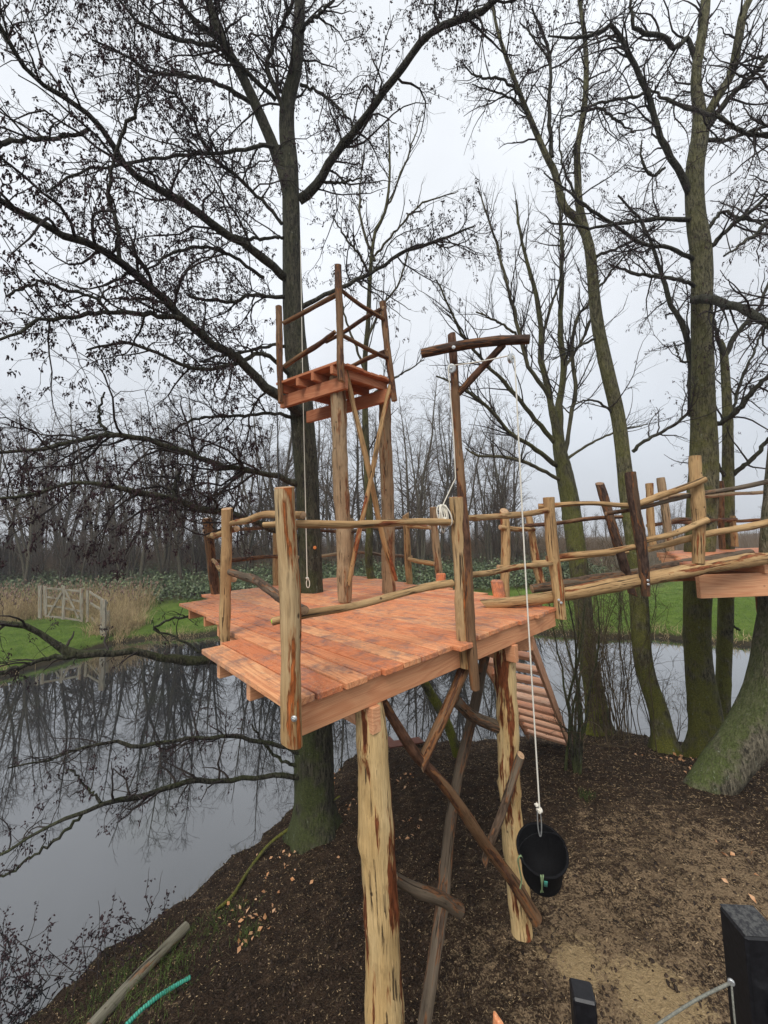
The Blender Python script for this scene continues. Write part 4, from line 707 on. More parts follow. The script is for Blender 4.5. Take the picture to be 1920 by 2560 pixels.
# pruned stub with an orange cut face
m = MB(); dsk(m, A(787, 1369, 6.83), (.1, -1, 0), .030, .004, 14); n = N('fresh_cut'); n.done((.62, .20, .05), .6); m.build('cut_stub', n.m, T0)

# ---- bare tree behind the tower
T6 = tree('ash_tree', A(1153, 1925, 9.3), 'slim bare tree with a yellow mossy foot coming up through the deck behind the tower', 'tree')
mj = []; s6 = [(1156, 1935, 9.3, 24), (1115, 1804, 9.3, 22), (1010, 1620, 9.3, 19), (928, 1447, 9.3, 19), (924, 1295, 9.3, 19), (916, 1126, 9.3, 17), (912, 915, 9.3, 13), (920, 810, 9.3, 12), (926, 683, 9.3, 11), (937, 584, 9.3, 9), (961, 535, 9.2, 8), (974, 443, 9.1, 6), (971, 307, 9.0, 4)]
trunk(T6, [s6], M_ASH, flare=False); C = resam(s6[4:], 24); mj.append((C[:, :3], C[:, 3]))
for c in ([(937, 652, 9.3, 8), (905, 560, 9.4, 7), (900, 480, 9.5, 5), (912, 360, 9.5, 3)], [(961, 535, 9.2, 6), (1000, 440, 9.1, 5), (1030, 360, 9.0, 4), (1058, 275, 9.0, 2)], [(937, 640, 9.3, 7), (992, 575, 9.1, 6), (1054, 512, 9.0, 5), (1146, 478, 8.9, 2)], [(926, 690, 9.3, 8), (900, 640, 9.0, 7), (868, 600, 8.8, 6), (830, 540, 8.6, 3)], [(912, 860, 9.3, 8), (960, 760, 9.2, 6), (1000, 700, 9.1, 5), (1030, 600, 9.1, 3)], [(913, 930, 9.3, 7), (880, 840, 9.3, 6), (860, 780, 9.4, 5), (848, 700, 9.4, 3)], [(916, 1126, 9.3, 9), (895, 1060, 9.3, 7), (882, 990, 9.3, 5)], [(914, 1000, 9.3, 7), (980, 950, 9.2, 5), (1060, 900, 9.1, 3)]):
    mj.append(limb(T6, 'branch', c, M_ASHTWIG, sides=6))
twigs(T6, mj, dens=(2.1, 3.0, 3.4), lens=((.6, 1.7), (.25, .7), (.1, .25)), gn=.13, up=.55, cat=0, mats=[M_TWIG], ang=(.4, .9), droop=(.03, .05, .06))

# ---- multi stemmed mossy tree at the back shore
T1 = tree('ash_tree', A(1495, 1828, 10.8), 'many-stemmed bare tree with bright yellow-green moss on its lower trunk, behind the bridge', 'tree'); mj = []
trunk(T1, [[(1500, 1835, 10.8, 62), (1488, 1740, 10.8, 46), (1469, 1637, 10.8, 42), (1450, 1450, 10.8, 42), (1430, 1282, 10.8, 42), (1415, 1200, 10.8, 40), (1400, 1130, 10.8, 33), (1395, 1080, 10.8, 24)]], M_ASH)
for c in ([(1400, 1120, 10.8, 22), (1376, 1010, 10.7, 18), (1368, 960, 10.7, 17), (1354, 900, 10.6, 15), (1354, 832, 10.6, 14), (1340, 735, 10.5, 12), (1322, 670, 10.5, 10), (1303, 600, 10.4, 8), (1290, 500, 10.4, 5)],
 [(1400, 1100, 10.8, 20), (1396, 1018, 10.9, 18), (1410, 925, 10.9, 16), (1400, 832, 10.9, 14), (1405, 660, 11, 11), (1403, 570, 11, 8), (1395, 450, 11, 5)],
 [(1373, 994, 10.7, 11), (1322, 916, 10.4, 10), (1303, 860, 10.3, 10), (1285, 781, 10.2, 9), (1257, 670, 10.1, 7), (1238, 600, 10.0, 6), (1195, 470, 9.9, 3)],
 [(1390, 1110, 10.8, 13), (1326, 1036, 10.4, 11), (1266, 962, 10.0, 10), (1206, 902, 9.7, 8), (1150, 823, 9.4, 7), (1090, 700, 9.2, 4)],
 [(1395, 1165, 10.8, 14), (1336, 1120, 10.3, 11), (1275, 1083, 9.9, 10), (1210, 1008, 9.5, 9), (1150, 967, 9.2, 6), (1090, 940, 9.0, 4)],
 [(1400, 1200, 10.8, 10), (1336, 1166, 10.3, 9), (1266, 1143, 9.9, 8), (1200, 1140, 9.6, 6), (1164, 1120, 9.4, 4)],
 [(1412, 1130, 10.8, 12), (1428, 1041, 10.9, 10), (1438, 962, 11, 10), (1430, 860, 11, 9), (1447, 786, 11, 8), (1475, 753, 11, 7), (1490, 640, 11, 4)],
 [(1416, 1150, 10.8, 8), (1475, 1110, 10.8, 6), (1545, 1078, 10.8, 5), (1620, 1060, 10.7, 3)], [(1408, 925, 10.9, 8), (1450, 860, 11, 7), (1475, 800, 11, 6), (1500, 700, 11, 4)], [(1354, 860, 10.6, 8), (1375, 770, 10.6, 7), (1400, 700, 10.6, 5), (1410, 600, 10.5, 3)], [(1303, 850, 10.3, 7), (1255, 810, 10.0, 6), (1190, 780, 9.8, 4)]):
    mj.append(limb(T1, 'branch', c, M_ASH if c[0][3] > 12 else M_ASHTWIG, sides=7))
twigs(T1, mj, dens=(3.0, 3.6, 3.6), lens=((.7, 2.2), (.3, .9), (.1, .28)), gn=.13, up=.5, cat=0, mats=[M_TWIG], ang=(.4, .95), droop=(.03, .05, .06))

# ---- leaning alder right of centre
T2 = tree('alder_tree', A(1662, 1880, 9.2), 'slim alder curving to the left beside the bridge, with a green trunk', 'tree'); mj = []
s2 = [(1664, 1885, 9.2, 62), (1655, 1830, 9.2, 50), (1643, 1767, 9.2, 42), (1614, 1680, 9.2, 38), (1604, 1593, 9.2, 38), (1590, 1400, 9.2, 38), (1570, 1250, 9.2, 37), (1557, 1134, 9.1, 33), (1545, 1041, 9.1, 31), (1517, 925, 9, 30), (1493, 809, 9, 28), (1482, 693, 8.9, 27), (1478, 640, 8.8, 26), (1468, 590, 8.8, 24)]
la = [(1474, 620, 8.82, 16), (1447, 553, 8.8, 20), (1410, 516, 8.7, 19), (1386, 430, 8.6, 17), (1367, 393, 8.5, 15), (1330, 307, 8.4, 13), (1300, 234, 8.2, 11), (1263, 135, 8, 10), (1240, 60, 7.9, 8), (1225, -40, 7.8, 5)]
lb = [(1450, 530, 8.8, 20), (1444, 430, 8.8, 17), (1444, 350, 8.7, 15), (1459, 289, 8.6, 14), (1466, 184, 8.5, 13), (1459, 61, 8.4, 11), (1447, 0, 8.3, 10), (1438, -110, 8.2, 7)]
trunk(T2, [s2+lb, la], M_ALDER_R)
for c in ([(1380, 393, 8.5, 11), (1373, 277, 8.4, 10), (1376, 154, 8.3, 9), (1355, 80, 8.2, 7), (1330, 20, 8.1, 5)], [(1300, 240, 8.2, 8), (1258, 200, 8.0, 7), (1190, 190, 7.8, 5), (1150, 150, 7.7, 3)], [(1345, 335, 8.4, 7), (1300, 260, 8.3, 6), (1250, 235, 8.2, 5), (1180, 210, 8.1, 3)],
 [(1376, 154, 8.3, 6), (1345, 110, 8.2, 5), (1300, 55, 8.1, 3)], [(1582, 1129, 9.1, 10), (1605, 1106, 9, 9), (1661, 1078, 8.9, 8), (1721, 1032, 8.8, 7), (1760, 980, 8.7, 4)], [(1490, 642, 8.9, 9), (1545, 619, 8.9, 6), (1600, 590, 8.9, 5), (1650, 560, 8.8, 3)], [(1444, 350, 8.7, 8), (1420, 420, 8.6, 2)], [(1462, 280, 8.6, 8), (1500, 270, 8.5, 7), (1545, 305, 8.4, 6), (1590, 330, 8.3, 3)],
 [(1440, 500, 8.8, 7), (1400, 380, 8.7, 5), (1405, 250, 8.6, 3)], [(1500, 840, 9, 7), (1440, 870, 8.9, 5), (1380, 900, 8.8, 3)], [(1545, 1040, 9.1, 7), (1480, 1000, 9, 5), (1420, 1020, 8.9, 3)], [(1486, 730, 8.9, 7), (1520, 690, 8.9, 6), (1580, 620, 8.8, 4), (1640, 560, 8.8, 3)]):
    mj.append(limb(T2, 'branch', c, M_LIMB, sides=7))
for c in (la, lb): C = resam(c, 24); mj.append((C[:, :3], C[:, 3]))
twigs(T2, mj, dens=(3.6, 4.6, 4.8), gn=.22, up=.12, cat=.55, cone=.6, scale=1.1, r3=.0022)

# ---- the tall straight alder on the right
T3 = tree('alder_tree', A(1768, 1900, 8.9), 'tall thick alder rising through the right deck and forking at the top right', 'tree'); mj = []
s3 = [(1772, 1905, 8.9, 84), (1764, 1810, 8.9, 70), (1750, 1700, 8.9, 60), (1744, 1593, 8.9, 57), (1748, 1400, 8.9, 60), (1755, 1250, 8.9, 60), (1760, 1134, 8.8, 56), (1758, 971, 8.7, 51), (1754, 809, 8.6, 46), (1753, 739, 8.5, 45), (1754, 646, 8.4, 46), (1742, 553, 8.3, 42), (1737, 430, 8.2, 40), (1750, 338, 8.1, 40), (1752, 300, 8.1, 36)]
la = [(1750, 310, 8.1, 28), (1742, 246, 8, 26), (1740, 172, 7.9, 25), (1755, 92, 7.8, 23), (1764, 0, 7.7, 22), (1768, -120, 7.6, 17)]
lb = [(1754, 320, 8.1, 25), (1791, 246, 7.9, 22), (1828, 184, 7.8, 20), (1847, 92, 7.6, 19), (1859, 31, 7.5, 18), (1890, -30, 7.4, 14)]
trunk(T3, [s3+la[1:], lb], M_ALDER_R)
for c in ([(1760, 330, 8.1, 17), (1822, 246, 7.8, 14), (1884, 184, 7.5, 13), (1940, 115, 7.3, 10)], [(1730, 500, 8.3, 18), (1693, 418, 8.1, 16), (1662, 363, 8, 15), (1638, 295, 7.9, 14), (1616, 234, 7.8, 14), (1582, 154, 7.6, 12), (1552, 98, 7.5, 11), (1527, 65, 7.4, 10), (1490, 86, 7.3, 9), (1423, 98, 7.1, 6), (1370, 90, 7.0, 4)],
 [(1740, 150, 7.9, 14), (1718, 95, 7.8, 11), (1705, 108, 7.7, 11), (1681, 117, 7.6, 12), (1650, 86, 7.5, 12), (1607, 83, 7.4, 11), (1582, 55, 7.3, 9), (1576, -20, 7.2, 7)], [(1735, 750, 8.4, 22), (1767, 749, 8.0, 22), (1823, 762, 7.4, 20), (1869, 781, 6.9, 19), (1920, 809, 6.4, 19), (2010, 855, 5.8, 14)],
 [(1776, 1068, 8.8, 16), (1814, 1050, 8.6, 13), (1846, 1022, 8.4, 13), (1893, 967, 8.2, 12), (1935, 925, 8, 9)], [(1765, 630, 8.3, 13), (1822, 572, 8.0, 11), (1884, 523, 7.7, 10), (1940, 470, 7.5, 8)], [(1619, 221, 7.8, 5), (1699, 264, 7.6, 9), (1791, 289, 7.3, 10), (1859, 332, 7.1, 9), (1940, 345, 6.9, 7)], [(1750, 352, 8.1, 11), (1822, 347, 7.9, 9), (1884, 326, 7.7, 8), (1940, 305, 7.6, 7)],
 [(1730, 548, 8.3, 12), (1638, 547, 8, 9), (1564, 559, 7.8, 8), (1484, 569, 7.6, 7), (1410, 559, 7.4, 6), (1370, 555, 7.3, 3)], [(1735, 650, 8.4, 11), (1675, 621, 8.2, 10), (1595, 606, 8, 9), (1552, 572, 7.9, 8), (1484, 529, 7.7, 8), (1429, 486, 7.6, 6), (1361, 433, 7.4, 3)], [(1735, 716, 8.4, 10), (1681, 695, 8.2, 9), (1595, 686, 8, 8), (1521, 658, 7.8, 4)],
 [(1728, 1040, 8.9, 15), (1726, 897, 9, 14), (1707, 809, 9, 13), (1674, 753, 9, 11), (1656, 693, 9, 10), (1637, 628, 9, 8), (1600, 550, 9, 7), (1545, 488, 9, 4)], [(1772, 570, 8.3, 10), (1808, 530, 8.2, 8), (1860, 550, 8.0, 8), (1940, 555, 7.8, 6)], [(1616, 234, 7.8, 8), (1560, 245, 7.6, 7), (1480, 265, 7.4, 6), (1400, 300, 7.2, 3)], [(1662, 420, 8.1, 7), (1630, 440, 8.0, 7), (1604, 400, 7.9, 6), (1605, 350, 7.8, 3)], [(1722, 905, 8.9, 6), (1700, 900, 8.9, 5), (1685, 855, 8.9, 4)]):
    mj.append(limb(T3, 'branch', c, M_LIMB, sides=8))
for c in (la, lb): C = resam(c, 24); mj.append((C[:, :3], C[:, 3]))
twigs(T3, mj, dens=(3.8, 4.6, 4.8), gn=.23, up=.06, cat=.55, cone=.6, scale=1.1, r3=.0022)

# ---- slim forked tree right of it
T4 = tree('alder_tree', A(1806, 1850, 9.6), 'slender green tree forking low, standing through the far side of the right deck', 'tree'); mj = []
trunk(T4, [[(1806, 1850, 9.6, 34), (1808, 1700, 9.6, 30), (1814, 1540, 9.6, 29), (1818, 1360, 9.6, 29), (1819, 1185, 9.6, 26), (1818, 1018, 9.5, 20), (1810, 888, 9.4, 16), (1800, 850, 9.4, 11)]], M_ALDER_R)
for c in ([(1812, 895, 9.4, 11), (1790, 832, 9.3, 9), (1779, 780, 9.3, 7), (1760, 700, 9.2, 4)], [(1812, 890, 9.4, 13), (1837, 841, 9.3, 12), (1874, 795, 9.2, 10), (1902, 758, 9.1, 8), (1945, 640, 9, 5)], [(1824, 1190, 9.6, 13), (1874, 1152, 9.3, 11), (1920, 1101, 9.1, 9), (1970, 1040, 8.9, 6)], [(1829, 1040, 9.5, 8), (1850, 960, 9.4, 7), (1875, 900, 9.3, 6), (1915, 800, 9.3, 4)], [(1818, 1200, 9.6, 9), (1793, 1160, 9.5, 8), (1780, 1120, 9.5, 5)], [(1822, 1560, 9.6, 6), (1850, 1575, 9.3, 4)]):
    mj.append(limb(T4, 'branch', c, M_LIMB, sides=7))
twigs(T4, mj, dens=(2.6, 3.2, 3.2), gn=.2, up=.2, cat=.3, cone=.4)

# ---- thick leaning trunk at the right edge
T5 = tree('willow_tree', A(1765, 2000, 6.8), 'thick leaning trunk with pale grey-green lichen bark at the right edge of the bank', 'tree')
trunk(T5, [[(1660, 2090, 6.75, 62), (1752, 1994, 6.75, 78), (1814, 1918, 6.75, 90), (1872, 1840, 6.75, 96), (1908, 1765, 6.75, 94), (1930, 1690, 6.75, 92), (1944, 1600, 6.75, 88), (1952, 1520, 6.75, 85), (1950, 1400, 6.75, 78), (1962, 1150, 6.75, 66), (1985, 800, 6.75, 50), (2000, 400, 6.6, 35)]], M_LEAN, flare=False)
C = resam([(1962, 1150, 6.75, 30), (1985, 800, 6.75, 25), (1950, 400, 6.2, 16), (1900, 100, 5.8, 10)], 24); mj = [(C[:, :3], C[:, 3])]
for c in ([(1985, 640, 6.7, 16), (1930, 560, 6.3, 12), (1870, 600, 6.0, 9), (1810, 640, 5.8, 5)], [(1985, 400, 6.5, 14), (1930, 340, 6.2, 11), (1860, 330, 6.0, 8), (1790, 290, 5.8, 4)]): mj.append(limb(T5, 'branch', c, M_LIMB, sides=7))
twigs(T5, mj, dens=(3.2, 3.6, 4.2), gn=.24, up=.0, cat=.6, cone=.6)

# ---- thin stemmed shrub in front of the stairs and the thicket behind it
def shrub(name, lab, x, y, Y, n_, h, sp, dens, mats, stemw, leanx=0., seed=0, gn=.10):
    b = A(x, y, Y); e_ = tree(name, b, lab, 'shrub'); z = zg(b[0], b[1]); m = MB(); k = 12; P = np.zeros((n_, k, 3)); R = np.zeros((n_, k))
    a = RNG.uniform(0, 6.28, n_); p = np.stack([b[0]+RNG.normal(0, sp, n_), b[1]+RNG.normal(0, sp, n_), np.full(n_, z-.05)], -1); d = nrm(np.stack([np.cos(a)*.16+leanx, np.sin(a)*.16, np.ones(n_)], -1)); L = RNG.uniform(.6, 1., n_)*h
    for i in range(k): P[:, i] = p; R[:, i] = stemw*(1-.8*i/(k-1))*(.5+.5*L/h); d = nrm(d+RNG.normal(0, gn, (n_, 3))+[0, 0, .03]); p = p+d*(L/(k-1))[:, None]
    tubes(m, P, R, 7); m.build('stem', mats[0], e_); maj_ = [(P[i], R[i]) for i in range(n_)]
    twigs(e_, maj_, dens=dens, lens=((.4, 1.2), (.2, .55), (.08, .2)), gn=.16, up=.25, cat=.12, cone=.3, mats=[M_SHRUB, M_CATKIN], ang=(.4, 1.1), scale=.7, rr=.4, name='twigs')
shrub('hazel_shrub', 'clump of thin dark stems rising from the mud right of the stairs', 1443, 1965, 7.6, 7, 4.6, .10, (2.4, 3.2, 3.2), [M_ALDER], .036, -.0)
shrub('hazel_shrub', 'twiggy thicket of fine stems behind the bridge and left of the curving alder', 1530, 1822, 9.9, 44, 5.6, .42, (3.2, 3.6, 3.4), [M_SHRUB], .013, -.03)
shrub('hazel_shrub', 'low twiggy bush on the back shore between the green trunks', 1700, 1850, 10.2, 14, 2.2, .3, (2.6, 3.2, 3.0), [M_SHRUB], .010)
# ---- fallen mossy stick at the tree foot and drowned twigs by the near bank
st = tree('fallen_branch', A(640, 2160, 5.9), 'long mossy stick slanting from the alder foot down to the water edge', 'branch')
pts = [onb(x, y, .03) for x, y in ((539, 2275), (580, 2242), (618, 2182))]+[onb(673, 2111, .10), onb(739, 2061, .2), onb(800, 2023, .36), onb(850, 1990, .5)]
C = catmull([(*q, r_) for q, r_ in zip(pts, (.018, .024, .026, .028, .027, .022, .015))], 30); m = MB(); tubes(m, C[None, :, :3], C[None, :, 3]*(1+RNG.normal(0, .06, 30)), 8); m.build('stem', M_ALDER_R, st)
twigs(st, [(C[:, :3], C[:, 3])], dens=(1.3, 2, 1), lens=((.2, .6), (.1, .3), (.05, .1)), cat=0, mats=[M_SHRUB], tm=.5, name='twigs')
for lab, x, y, n_ in (('small leafy dark sprig standing in the water beside the grey pole', 370, 2330, 12), ('dark leafy twigs standing in the water at the lower left corner', 70, 2500, 26), ('low dark leafy plant at the left edge, below the reflected branches', 20, 2400, 12), ('dark twiggy plant on the water line between the corner twigs and the grey pole', 230, 2440, 14)):
    q = onb(x, y, 0); e_ = empty('water_sprig', q, lab, 'plant'); P = np.zeros((n_, 10, 3)); p = np.tile(q, (n_, 1))+RNG.normal(0, .2, (n_, 3))*[1, 1, 0]; d = nrm(RNG.normal(0, .45, (n_, 3))+[-.1, 0, 1]); L = RNG.uniform(.35, .95, n_)
    for i in range(10): P[:, i] = p; d = nrm(d+RNG.normal(0, .15, (n_, 3))); p = p+d*(L/9)[:, None]
    R = np.linspace(.006, .002, 10)[None]*np.ones((n_, 1)); m = MB(); tubes(m, P, R, 5); P3, R3 = grow(P, R, 9, (.06, .22), .6, (.4, 1), .2, .2, 4, .003, .2, .0014); tubes(m, P3, R3, 3); m.build('stem', M_TWIG, e_)
    m = MB(); ee = P3.reshape(-1, 3); ee = ee[RNG.random(len(ee)) < .7]; pods(m, ee, RNG.normal(0, 1, ee.shape), RNG.uniform(.03, .05, len(ee)), RNG.uniform(.008, .014, len(ee)), 0); m.build('leaves', M_CATKIN, e_)
# ================================================================== background wood
def bgtree(h, spread, seed, kind):
    global RNG
    keep = RNG; RNG = np.random.default_rng(seed); m = MB(); k = 14; nst = 1 if kind != 'multi' else 4; P = []; R = []
    for s_ in range(nst):
        p = np.array([RNG.normal(0, .15), RNG.normal(0, .15), -.3]); d = nrm(np.array([RNG.normal(0, .04+.09*(nst > 1)), RNG.normal(0, .04+.09*(nst > 1)), 1.])); hh = h*RNG.uniform(.85, 1); pts = []
        for i in range(k): pts.append(p.copy()); d = nrm(d+RNG.normal(0, .06, 3)+[0, 0, .04]); p = p+d*hh/(k-1)
        P.append(pts); R.append(np.linspace(.17 if nst == 1 else .12, .02, k))
    P = np.array(P); R = np.array(R); tubes(m, P, R, 8); tm = m.mesh('bg_trunk', [M_WOOD_BG])
    m = MB(); per = (2.6 if nst == 1 else 1.3)
    P1, R1 = grow(P, R, per, (spread*.55, spread*1.2), .45, (.7, 1.3) if kind == 'spire' else (.4, 1.), .12, .15 if kind == 'spire' else .4, 8, .06, .22, .015, -.01, fall=.62)
    P2_, R2 = grow(P1, R1, 2.3, (.5, 1.7), .5, (.4, 1.1), .18, .12, 6, .024, .15, .011)
    P3, R3 = grow(P2_, R2, 2.4, (.25, .8), .6, (.4, 1.1), .2, .1, 4, .011, .1, .008)
    P4, R4 = grow(P3, R3, 1.6, (.15, .45), .7, (.4, 1.1), .2, .1, 3, .009, .1, .007); tubes(m, P1, R1, 4); tubes(m, P2_, R2, 3); tubes(m, P3, R3, 3); tubes(m, P4, R4, 3); cm = m.mesh('bg_crown', [M_TWIG_BG]); RNG = keep; return tm, cm
VAR = [bgtree(17, 2.6, 1, 'spire'), bgtree(15, 2.3, 2, 'spire'), bgtree(19, 2.9, 3, 'spire'), bgtree(13, 3.2, 4, 'multi'), bgtree(16, 3.6, 5, 'multi'), bgtree(11, 2.6, 6, 'spire'), bgtree(6.5, 1.9, 7, 'multi'), bgtree(5, 2.0, 8, 'multi')]
def put(v, x, y, rz, sc, lab, grp):
    z = zg(x, y); e_ = empty('wood_tree', (x, y, z), lab, 'tree', grp); e_.rotation_euler = (0, 0, rz); e_.scale = (sc, sc, sc)
    for nm_, me in zip(('trunk', 'crown'), VAR[v]): o = bpy.data.objects.new(nm_, me); COL.objects.link(o); o.parent = e_
rb = random.Random(5)
LB = {'multi': 'many-stemmed bare tree of the misty wood beyond the pond', 'spire': 'slender single-stemmed bare tree of the misty wood beyond the pond'}
KIND = ['spire', 'spire', 'spire', 'multi', 'multi', 'spire']
for i in range(100):        # wood beyond the pond, left and centre
    x = -64+i*.82+rb.uniform(-1.4, 1.4); y = rb.choice([rb.uniform(38, 48), rb.uniform(44, 66)]); v = rb.choice([0, 1, 2, 2, 0, 3, 4, 5]); put(v, x, y, rb.uniform(0, 6.28), rb.uniform(1.05, 1.5)*(1.0 if x < 8 else .9), LB[KIND[v]], KIND[v]+'-form bare trees of the wood beyond the pond')
for x, y, v, s_ in ((-15, 41, 3, .95), (-10, 40, 4, .9), (3.5, 38, 3, .9), (7.5, 41, 4, 1.0), (13, 44, 3, .95), (-24, 38, 0, .95), (-34, 37, 3, 1.0), (-39, 38, 2, .9), (-1, 43, 0, .9), (-29, 42, 1, .95), (10.5, 39.5, 3, .85)):
    put(v, x, y, rb.uniform(0, 6.28), s_*1.3, LB[KIND[v]], KIND[v]+'-form bare trees of the wood beyond the pond')
for i in range(90):
    put(rb.choice([6, 7]), rb.uniform(-50, 20), rb.uniform(38.5, 48), rb.uniform(0, 6.28), rb.uniform(.7, 1.25), 'low bushy leafless shrub at the foot of the misty wood', 'leafless shrubs at the foot of the wood')
for i in range(46):        # the far grey tree line on the right
    x = 22+i*2.3+rb.uniform(-1.5, 1.5); y = rb.uniform(88, 125); put(rb.choice([0, 1, 3, 4, 5]), x, y, rb.uniform(0, 6.28), rb.uniform(.6, .85), 'pale distant tree in the hazy tree line behind the right deck', 'distant trees right of the wood')
# brush: fine upright stems filling the foot of the wood (a mass nobody could count)
def brush(name, lab, cat, area, n_, h, mat, w, dens, gn=.12, hexp=1.):
    m = MB(); x = RNG.uniform(area[0], area[1], n_); y = RNG.uniform(area[2], area[3], n_); z = hgt(x, y); k = 5; P = np.zeros((n_, k, 3)); p = np.stack([x, y, z], -1); d = nrm(RNG.normal(0, .16, (n_, 3))+[0, 0, 1]); L = h*(.35+.65*RNG.random(n_)**hexp)*(1+.3*wob(x, y, .35))
    for i in range(k): P[:, i] = p; d = nrm(d+RNG.normal(0, gn, (n_, 3))); p = p+d*(L/(k-1))[:, None]
    R = np.linspace(w, w*.4, k)[None]*np.ones((n_, 1)); tubes(m, P, R, 3)
    if dens: P2_, R2 = grow(P, R, dens, (.3, 1.1), .7, (.3, 1.), .18, .3, 4, w*.7, .1, w*.35); tubes(m, P2_, R2, 3)
    return m.build(name, mat, None, lab, cat, kind='stuff')
M_BR = twig_mat('reddish_brush', (.10, .07, .045), (.23, .16, .10), .3); M_REED = twig_mat('dry_reed', (.22, .15, .07), (.60, .46, .26), 3)
brush('brushwood', 'brown leafless brushwood filling the foot of the far wood', 'brushwood', (-60, 24, 41, 60), 19000, 4.2, M_BR, .013, 1.9)
brush('dry_scrub', 'dull brown scrub below the hazy tree line on the right', 'scrub', (16, 95, 42, 85), 9000, 2.8, M_BR, .016, 1.2)
def blades(name, lab, cat, pts, h, mat, w, bend=.35, kind='stuff', mi=0):
    n_ = len(pts); m = MB(); k = 5; P = np.zeros((n_, k, 3)); p = pts.copy(); d = nrm(RNG.normal(0, .22, (n_, 3))+[0, 0, 1]); L = h*RNG.uniform(.45, 1., n_)
    for i in range(k): P[:, i] = p; d = nrm(d+RNG.normal(0, bend*.4, (n_, 3))-np.array([0, 0, bend*i*.18])); p = p+d*(L/(k-1))[:, None]
    R = np.linspace(w, w*.15, k)[None]*np.ones((n_, 1)); tubes(m, P, R, 3); return m, P
def scatter(n_, area, f=None):
    x = RNG.uniform(area[0], area[1], n_); y = RNG.uniform(area[2], area[3], n_)
    if f is not None: k_ = f(x, y); x, y = x[k_], y[k_]
    return np.stack([x, y, hgt(x, y)-.02], -1)
# reeds around the gate and along the far bank
fbk = lambda x: np.interp(x, FARX, FARY)
r1 = scatter(3600, (-34, -19.2, 26.5, 33), lambda x, y: (y > 29.5) | (x < -27) | ((x > -21.5) & (y > 27.5)) ); m, P = blades('reeds', '', '', r1, 2.7, M_REED, .016, .16)
hd = P[RNG.random(len(P)) < .25]; pods(m, hd[:, -1]-[0, 0, .1], RNG.normal(0, .3, (len(hd), 3))+[0, 0, 1], np.full(len(hd), .32), np.full(len(hd), .045), 1)
m.build('tall_reeds', [M_REED, twig_mat('reed_plume', (.16, .10, .08), (.28, .19, .14), 2)], None, 'tall straw-coloured reeds with purplish plumes round the grey gate', 'reeds', kind='stuff')
r2 = scatter(42000, (-22, 22, 15, 28), lambda x, y: (np.abs(y-fbk(x)-.2) < .38+.35*wob(x, y, .8)) & (RNG.random(len(x)) < .6)); m, P = blades('', '', '', r2, .6, M_REED, .012, .8); m.build('bank_sedge', M_REED, None, 'dry straw sedge fringing the far bank of the pond', 'sedge', kind='stuff')
r3 = scatter(550, (-18.4, -16.2, 23.5, 27)); m, P = blades('', '', '', r3, 1.9, M_REED, .014, .4); m.build('dry_reeds', M_REED, None, 'dry reed clump leaning over the gate fence at the pond edge', 'reeds', kind='stuff')
M_GRASS = twig_mat('meadow_grass', (.08, .15, .018), (.19, .29, .045), 1.3)
r4 = scatter(90000, (-26, 26, 15.5, 36), lambda x, y: (y-fbk(x) > .35) & (RNG.random(len(x)) < np.clip(1.4-(y-18)/20, .25, 1))); m, P = blades('', '', '', r4, .26, M_GRASS, .013, .9); m.build('meadow_grass', M_GRASS, None, 'bright green grass on the far bank', 'grass', kind='stuff')
# bramble bank: clumps of dark leaves
def leafmass(name, lab, cat, cen, n_per, rad, sz, mats, flat=.6):
    m = MB(); N_ = len(cen)*n_per; c = np.repeat(cen, n_per, 0); v = nrm(RNG.normal(0, 1, (N_, 3))); v[:, 2] = np.abs(v[:, 2]); r = np.repeat(rad, n_per)[:, None]*RNG.uniform(.55, 1.05, (N_, 1)); p = c+v*r*np.array([1, 1, flat])
    nn = nrm(v*.6+RNG.normal(0, .7, (N_, 3))+[0, 0, .4]); s = nrm(np.cross(nn, RNG.normal(0, 1, (N_, 3)))); u = np.cross(s, nn); L = RNG.uniform(.6, 1.3, N_)[:, None]*sz
    V = np.stack([p-u*L, p+s*L*.6+nn*L*.12, p+u*L, p-s*L*.6+nn*L*.12], 1); b = (np.arange(N_)*4)[:, None]; m.add(V.reshape(-1, 3), b+np.arange(4)[None], 0, None, np.repeat(RNG.random(N_), 4)); return m.build(name, mats, None, lab, cat, kind='stuff')
n = N('bramble_leaf'); t_ = n.attr('tint', False); col = n.mix(t_, (.03, .055, .02), (.15, .19, .085)); n.b.inputs['Specular IOR Level'].default_value = .5; M_BRAM = n.done(col, .45)
cs = scatter(2600, (-48, 20, 34, 46)); cs[:, 2] += .1; leafmass('bramble_thicket', 'dark green bramble thicket below the far wood', 'brambles', cs, 40, RNG.uniform(.8, 1.9, len(cs)), .13, [M_BRAM], .95)
cs = scatter(260, (-24, 10, 33.2, 36)); brush('bramble_stems', 'dull arching bramble stems mixed into the green thicket', 'brambles', (-38, 17, 34, 44), 3500, 1.9, M_BR, .009, 1.3, .3)
